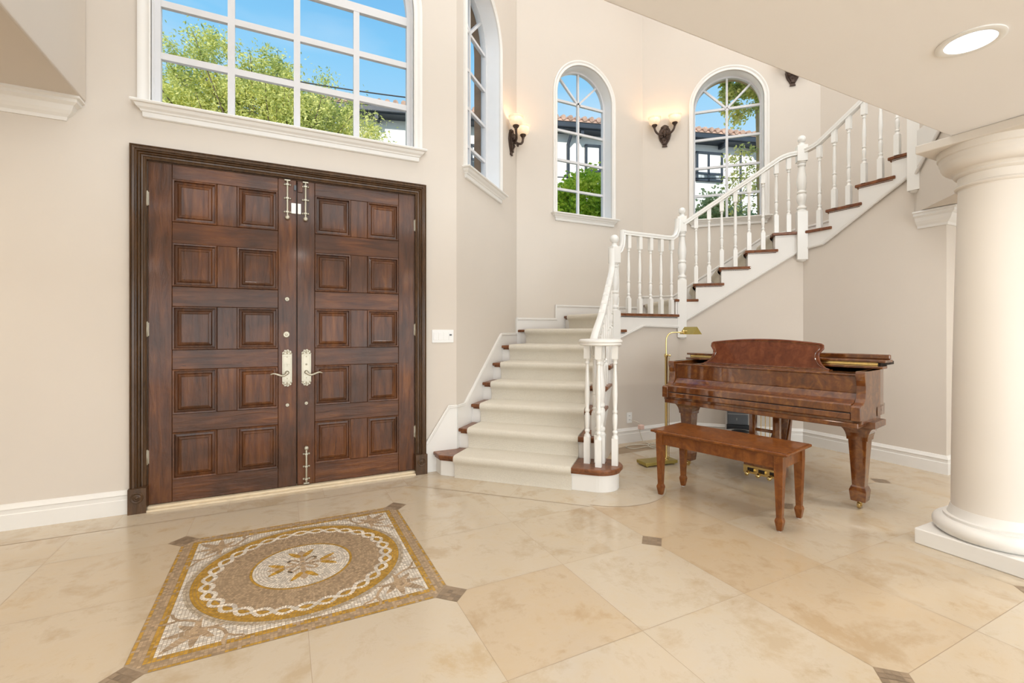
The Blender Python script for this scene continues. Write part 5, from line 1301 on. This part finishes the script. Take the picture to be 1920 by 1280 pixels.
# feathery tree beyond the doors
tx, ty = cw(-4.55, 8.6)
tr_ = empty('acacia_tree', (tx, ty, 0)); tag(tr_, 'feathery yellow-green tree seen through the big arched window', 'tree')
m = MB(); cl = crown(m, (0, 0, 4.6), (2.15, 1.3, 1.2), 62000, 0.025, 0.1, 2.6, 150)
cl += crown(m, (-0.70, 0, 5.5), (1.15, 0.9, 1.0), 19000, 0.024, 0.1, 2.6, 60)
cl += crown(m, (0.35, 0, 5.3), (1.15, 0.8, 0.9), 13000, 0.024, 0.1, 2.6, 50)
cl += crown(m, (1.9, 0.2, 4.2), (0.9, 0.8, 0.8), 8000, 0.024, 0.1, 2.6, 36)
m.build('foliage', 'leaf_yellow', tr_)
m = MB(); m.tube([(0, 0, 0), (0.05, 0, 1.5), (0.0, 0, 3.2)], [0.16, 0.13, 0.09], 10)
for k, (cc, r) in enumerate(cl):
    if k % 2 == 0:
        mid = Vector((cc.x * 0.45 + random.uniform(-.1, .1), cc.y * 0.45, 3.2 + (cc.z - 3.2) * 0.45)); m.tube([(0, 0, 3.1), mid, cc, cc + Vector((cc.x * .1, cc.y * .1, 0.3))], [0.035, 0.018, 0.008, 0.003], 5)
m.build('branches', 'bark', tr_)
def shrub(name, lat, dep, zc, rad, n, leafm, label, leaf=0.05, cat='shrub', grp=None, clusters=70, trunk=True, el=1.7):
    x, y = cw(lat, dep); e = empty(name, (x, y, 0)); tag(e, label, cat, grp)
    m = MB(); cl = crown(m, (0, 0, zc), rad, n, leaf, 0.25, el, clusters); m.build('foliage', leafm, e)
    m = MB(); m.tube([(0, 0, 0), (0, 0, zc)], [0.06, 0.03], 8)
    for k, (cc, r) in enumerate(cl):
        if k % 4 == 0: m.tube([(0, 0, zc * 0.5), Vector((cc.x * .5, cc.y * .5, zc * .75)), cc], [0.02, 0.012, 0.004], 5)
    m.build('stem', 'bark', e)
shrub('hedge_bush', 1.15, 8.0, 2.85, (1.05, 0.6, 1.10), 30000, 'leaf_bright', 'bright green bush filling the bottom of the middle arched window', 0.050, 'bush', None, 90)
shrub('hedge_bush', 3.35, 8.0, 2.48, (1.25, 0.6, 0.92), 24000, 'leaf_sage', 'sage green bush at the foot of the right arched window', 0.045, 'bush', None, 80)
# hanging vine branches in the right window
vx, vy = cw(3.25, 6.9); vt = empty('climbing_vine', (vx, vy, 0)); tag(vt, 'loose leafy branches hanging outside the right arched window', 'vine')
m = MB(); s2 = MB()
for k in range(13):
    z0 = random.uniform(2.9, 4.7) if k > 3 else random.uniform(4.2, 4.75); x0 = 0.45; pts = []; p = Vector((x0, 0, z0 + 0.1)); d = Vector((-1, random.uniform(-.2, .2), random.uniform(-0.25, 0.15))).normalized()
    for i in range(9): pts.append(p.copy()); p = p + d * 0.095; d = (d + Vector((0, 0, -0.12))).normalized()
    s2.tube(pts, 0.004, 5)
    for q in pts:
        for i in range(9):
            r = q + Vector((random.gauss(0, .05), random.gauss(0, .05), random.gauss(0, .05))); a = Vector((random.gauss(0, 1), random.gauss(0, 1), random.gauss(0, 1) - .6)).normalized(); b = a.cross(Vector((random.gauss(0, 1), random.gauss(0, 1), 1))).normalized(); L = a * 0.032; w_ = b * 0.014
            m.add([r - L, r + w_, r + L, r - w_], [(0, 1, 2, 3)])
cl = crown(m, (0.15, 0.0, 4.75), (0.42, 0.3, 0.40), 2600, 0.040, 0.1, 1.8, 30)
m.build('foliage', 'leaf_yellow', vt)
s2.tube([(0.5, 0, 0), (0.46, 0, 3.0), (0.42, 0, 4.6)], 0.03, 8); s2.build('stem', 'tan_stone', vt)
# wires
def wire(a, b, sag, r, label):
    m = MB(); pts = []
    for k in range(21):
        t = k / 20; p = Vector(a).lerp(Vector(b), t); p.z -= sag * 4 * t * (1 - t); pts.append(p)
    m.tube(pts, r, 6); o = m.build('power_line', 'cable'); tag(o, label, 'power line', None)
def at(px, py, dep): x, y = cw((px - CX) / F_PX * dep, dep); return (x, y, EYE + (CY - py) / F_PX * dep)
wire(at(240, 84, 7.5), at(830, 190, 8.2), 0.10, 0.012, 'dark cable crossing the tree in the big arched window')
wire(at(1000, 331, 9), at(1460, 333, 9), 0.02, 0.010, 'upper thin wire crossing the white house in the right windows')
wire(at(1000, 364, 9), at(1460, 366, 9), 0.02, 0.010, 'lower thin wire crossing the white house in the right windows')
g = MB(); g.box(-25, 30, 6.9, 40, -0.5, -0.05); g.box(6.9, 30, -10, 7, -0.5, -0.05)
struct(g.build('ground', 'ground'), 'bare garden ground outside', 'ground')
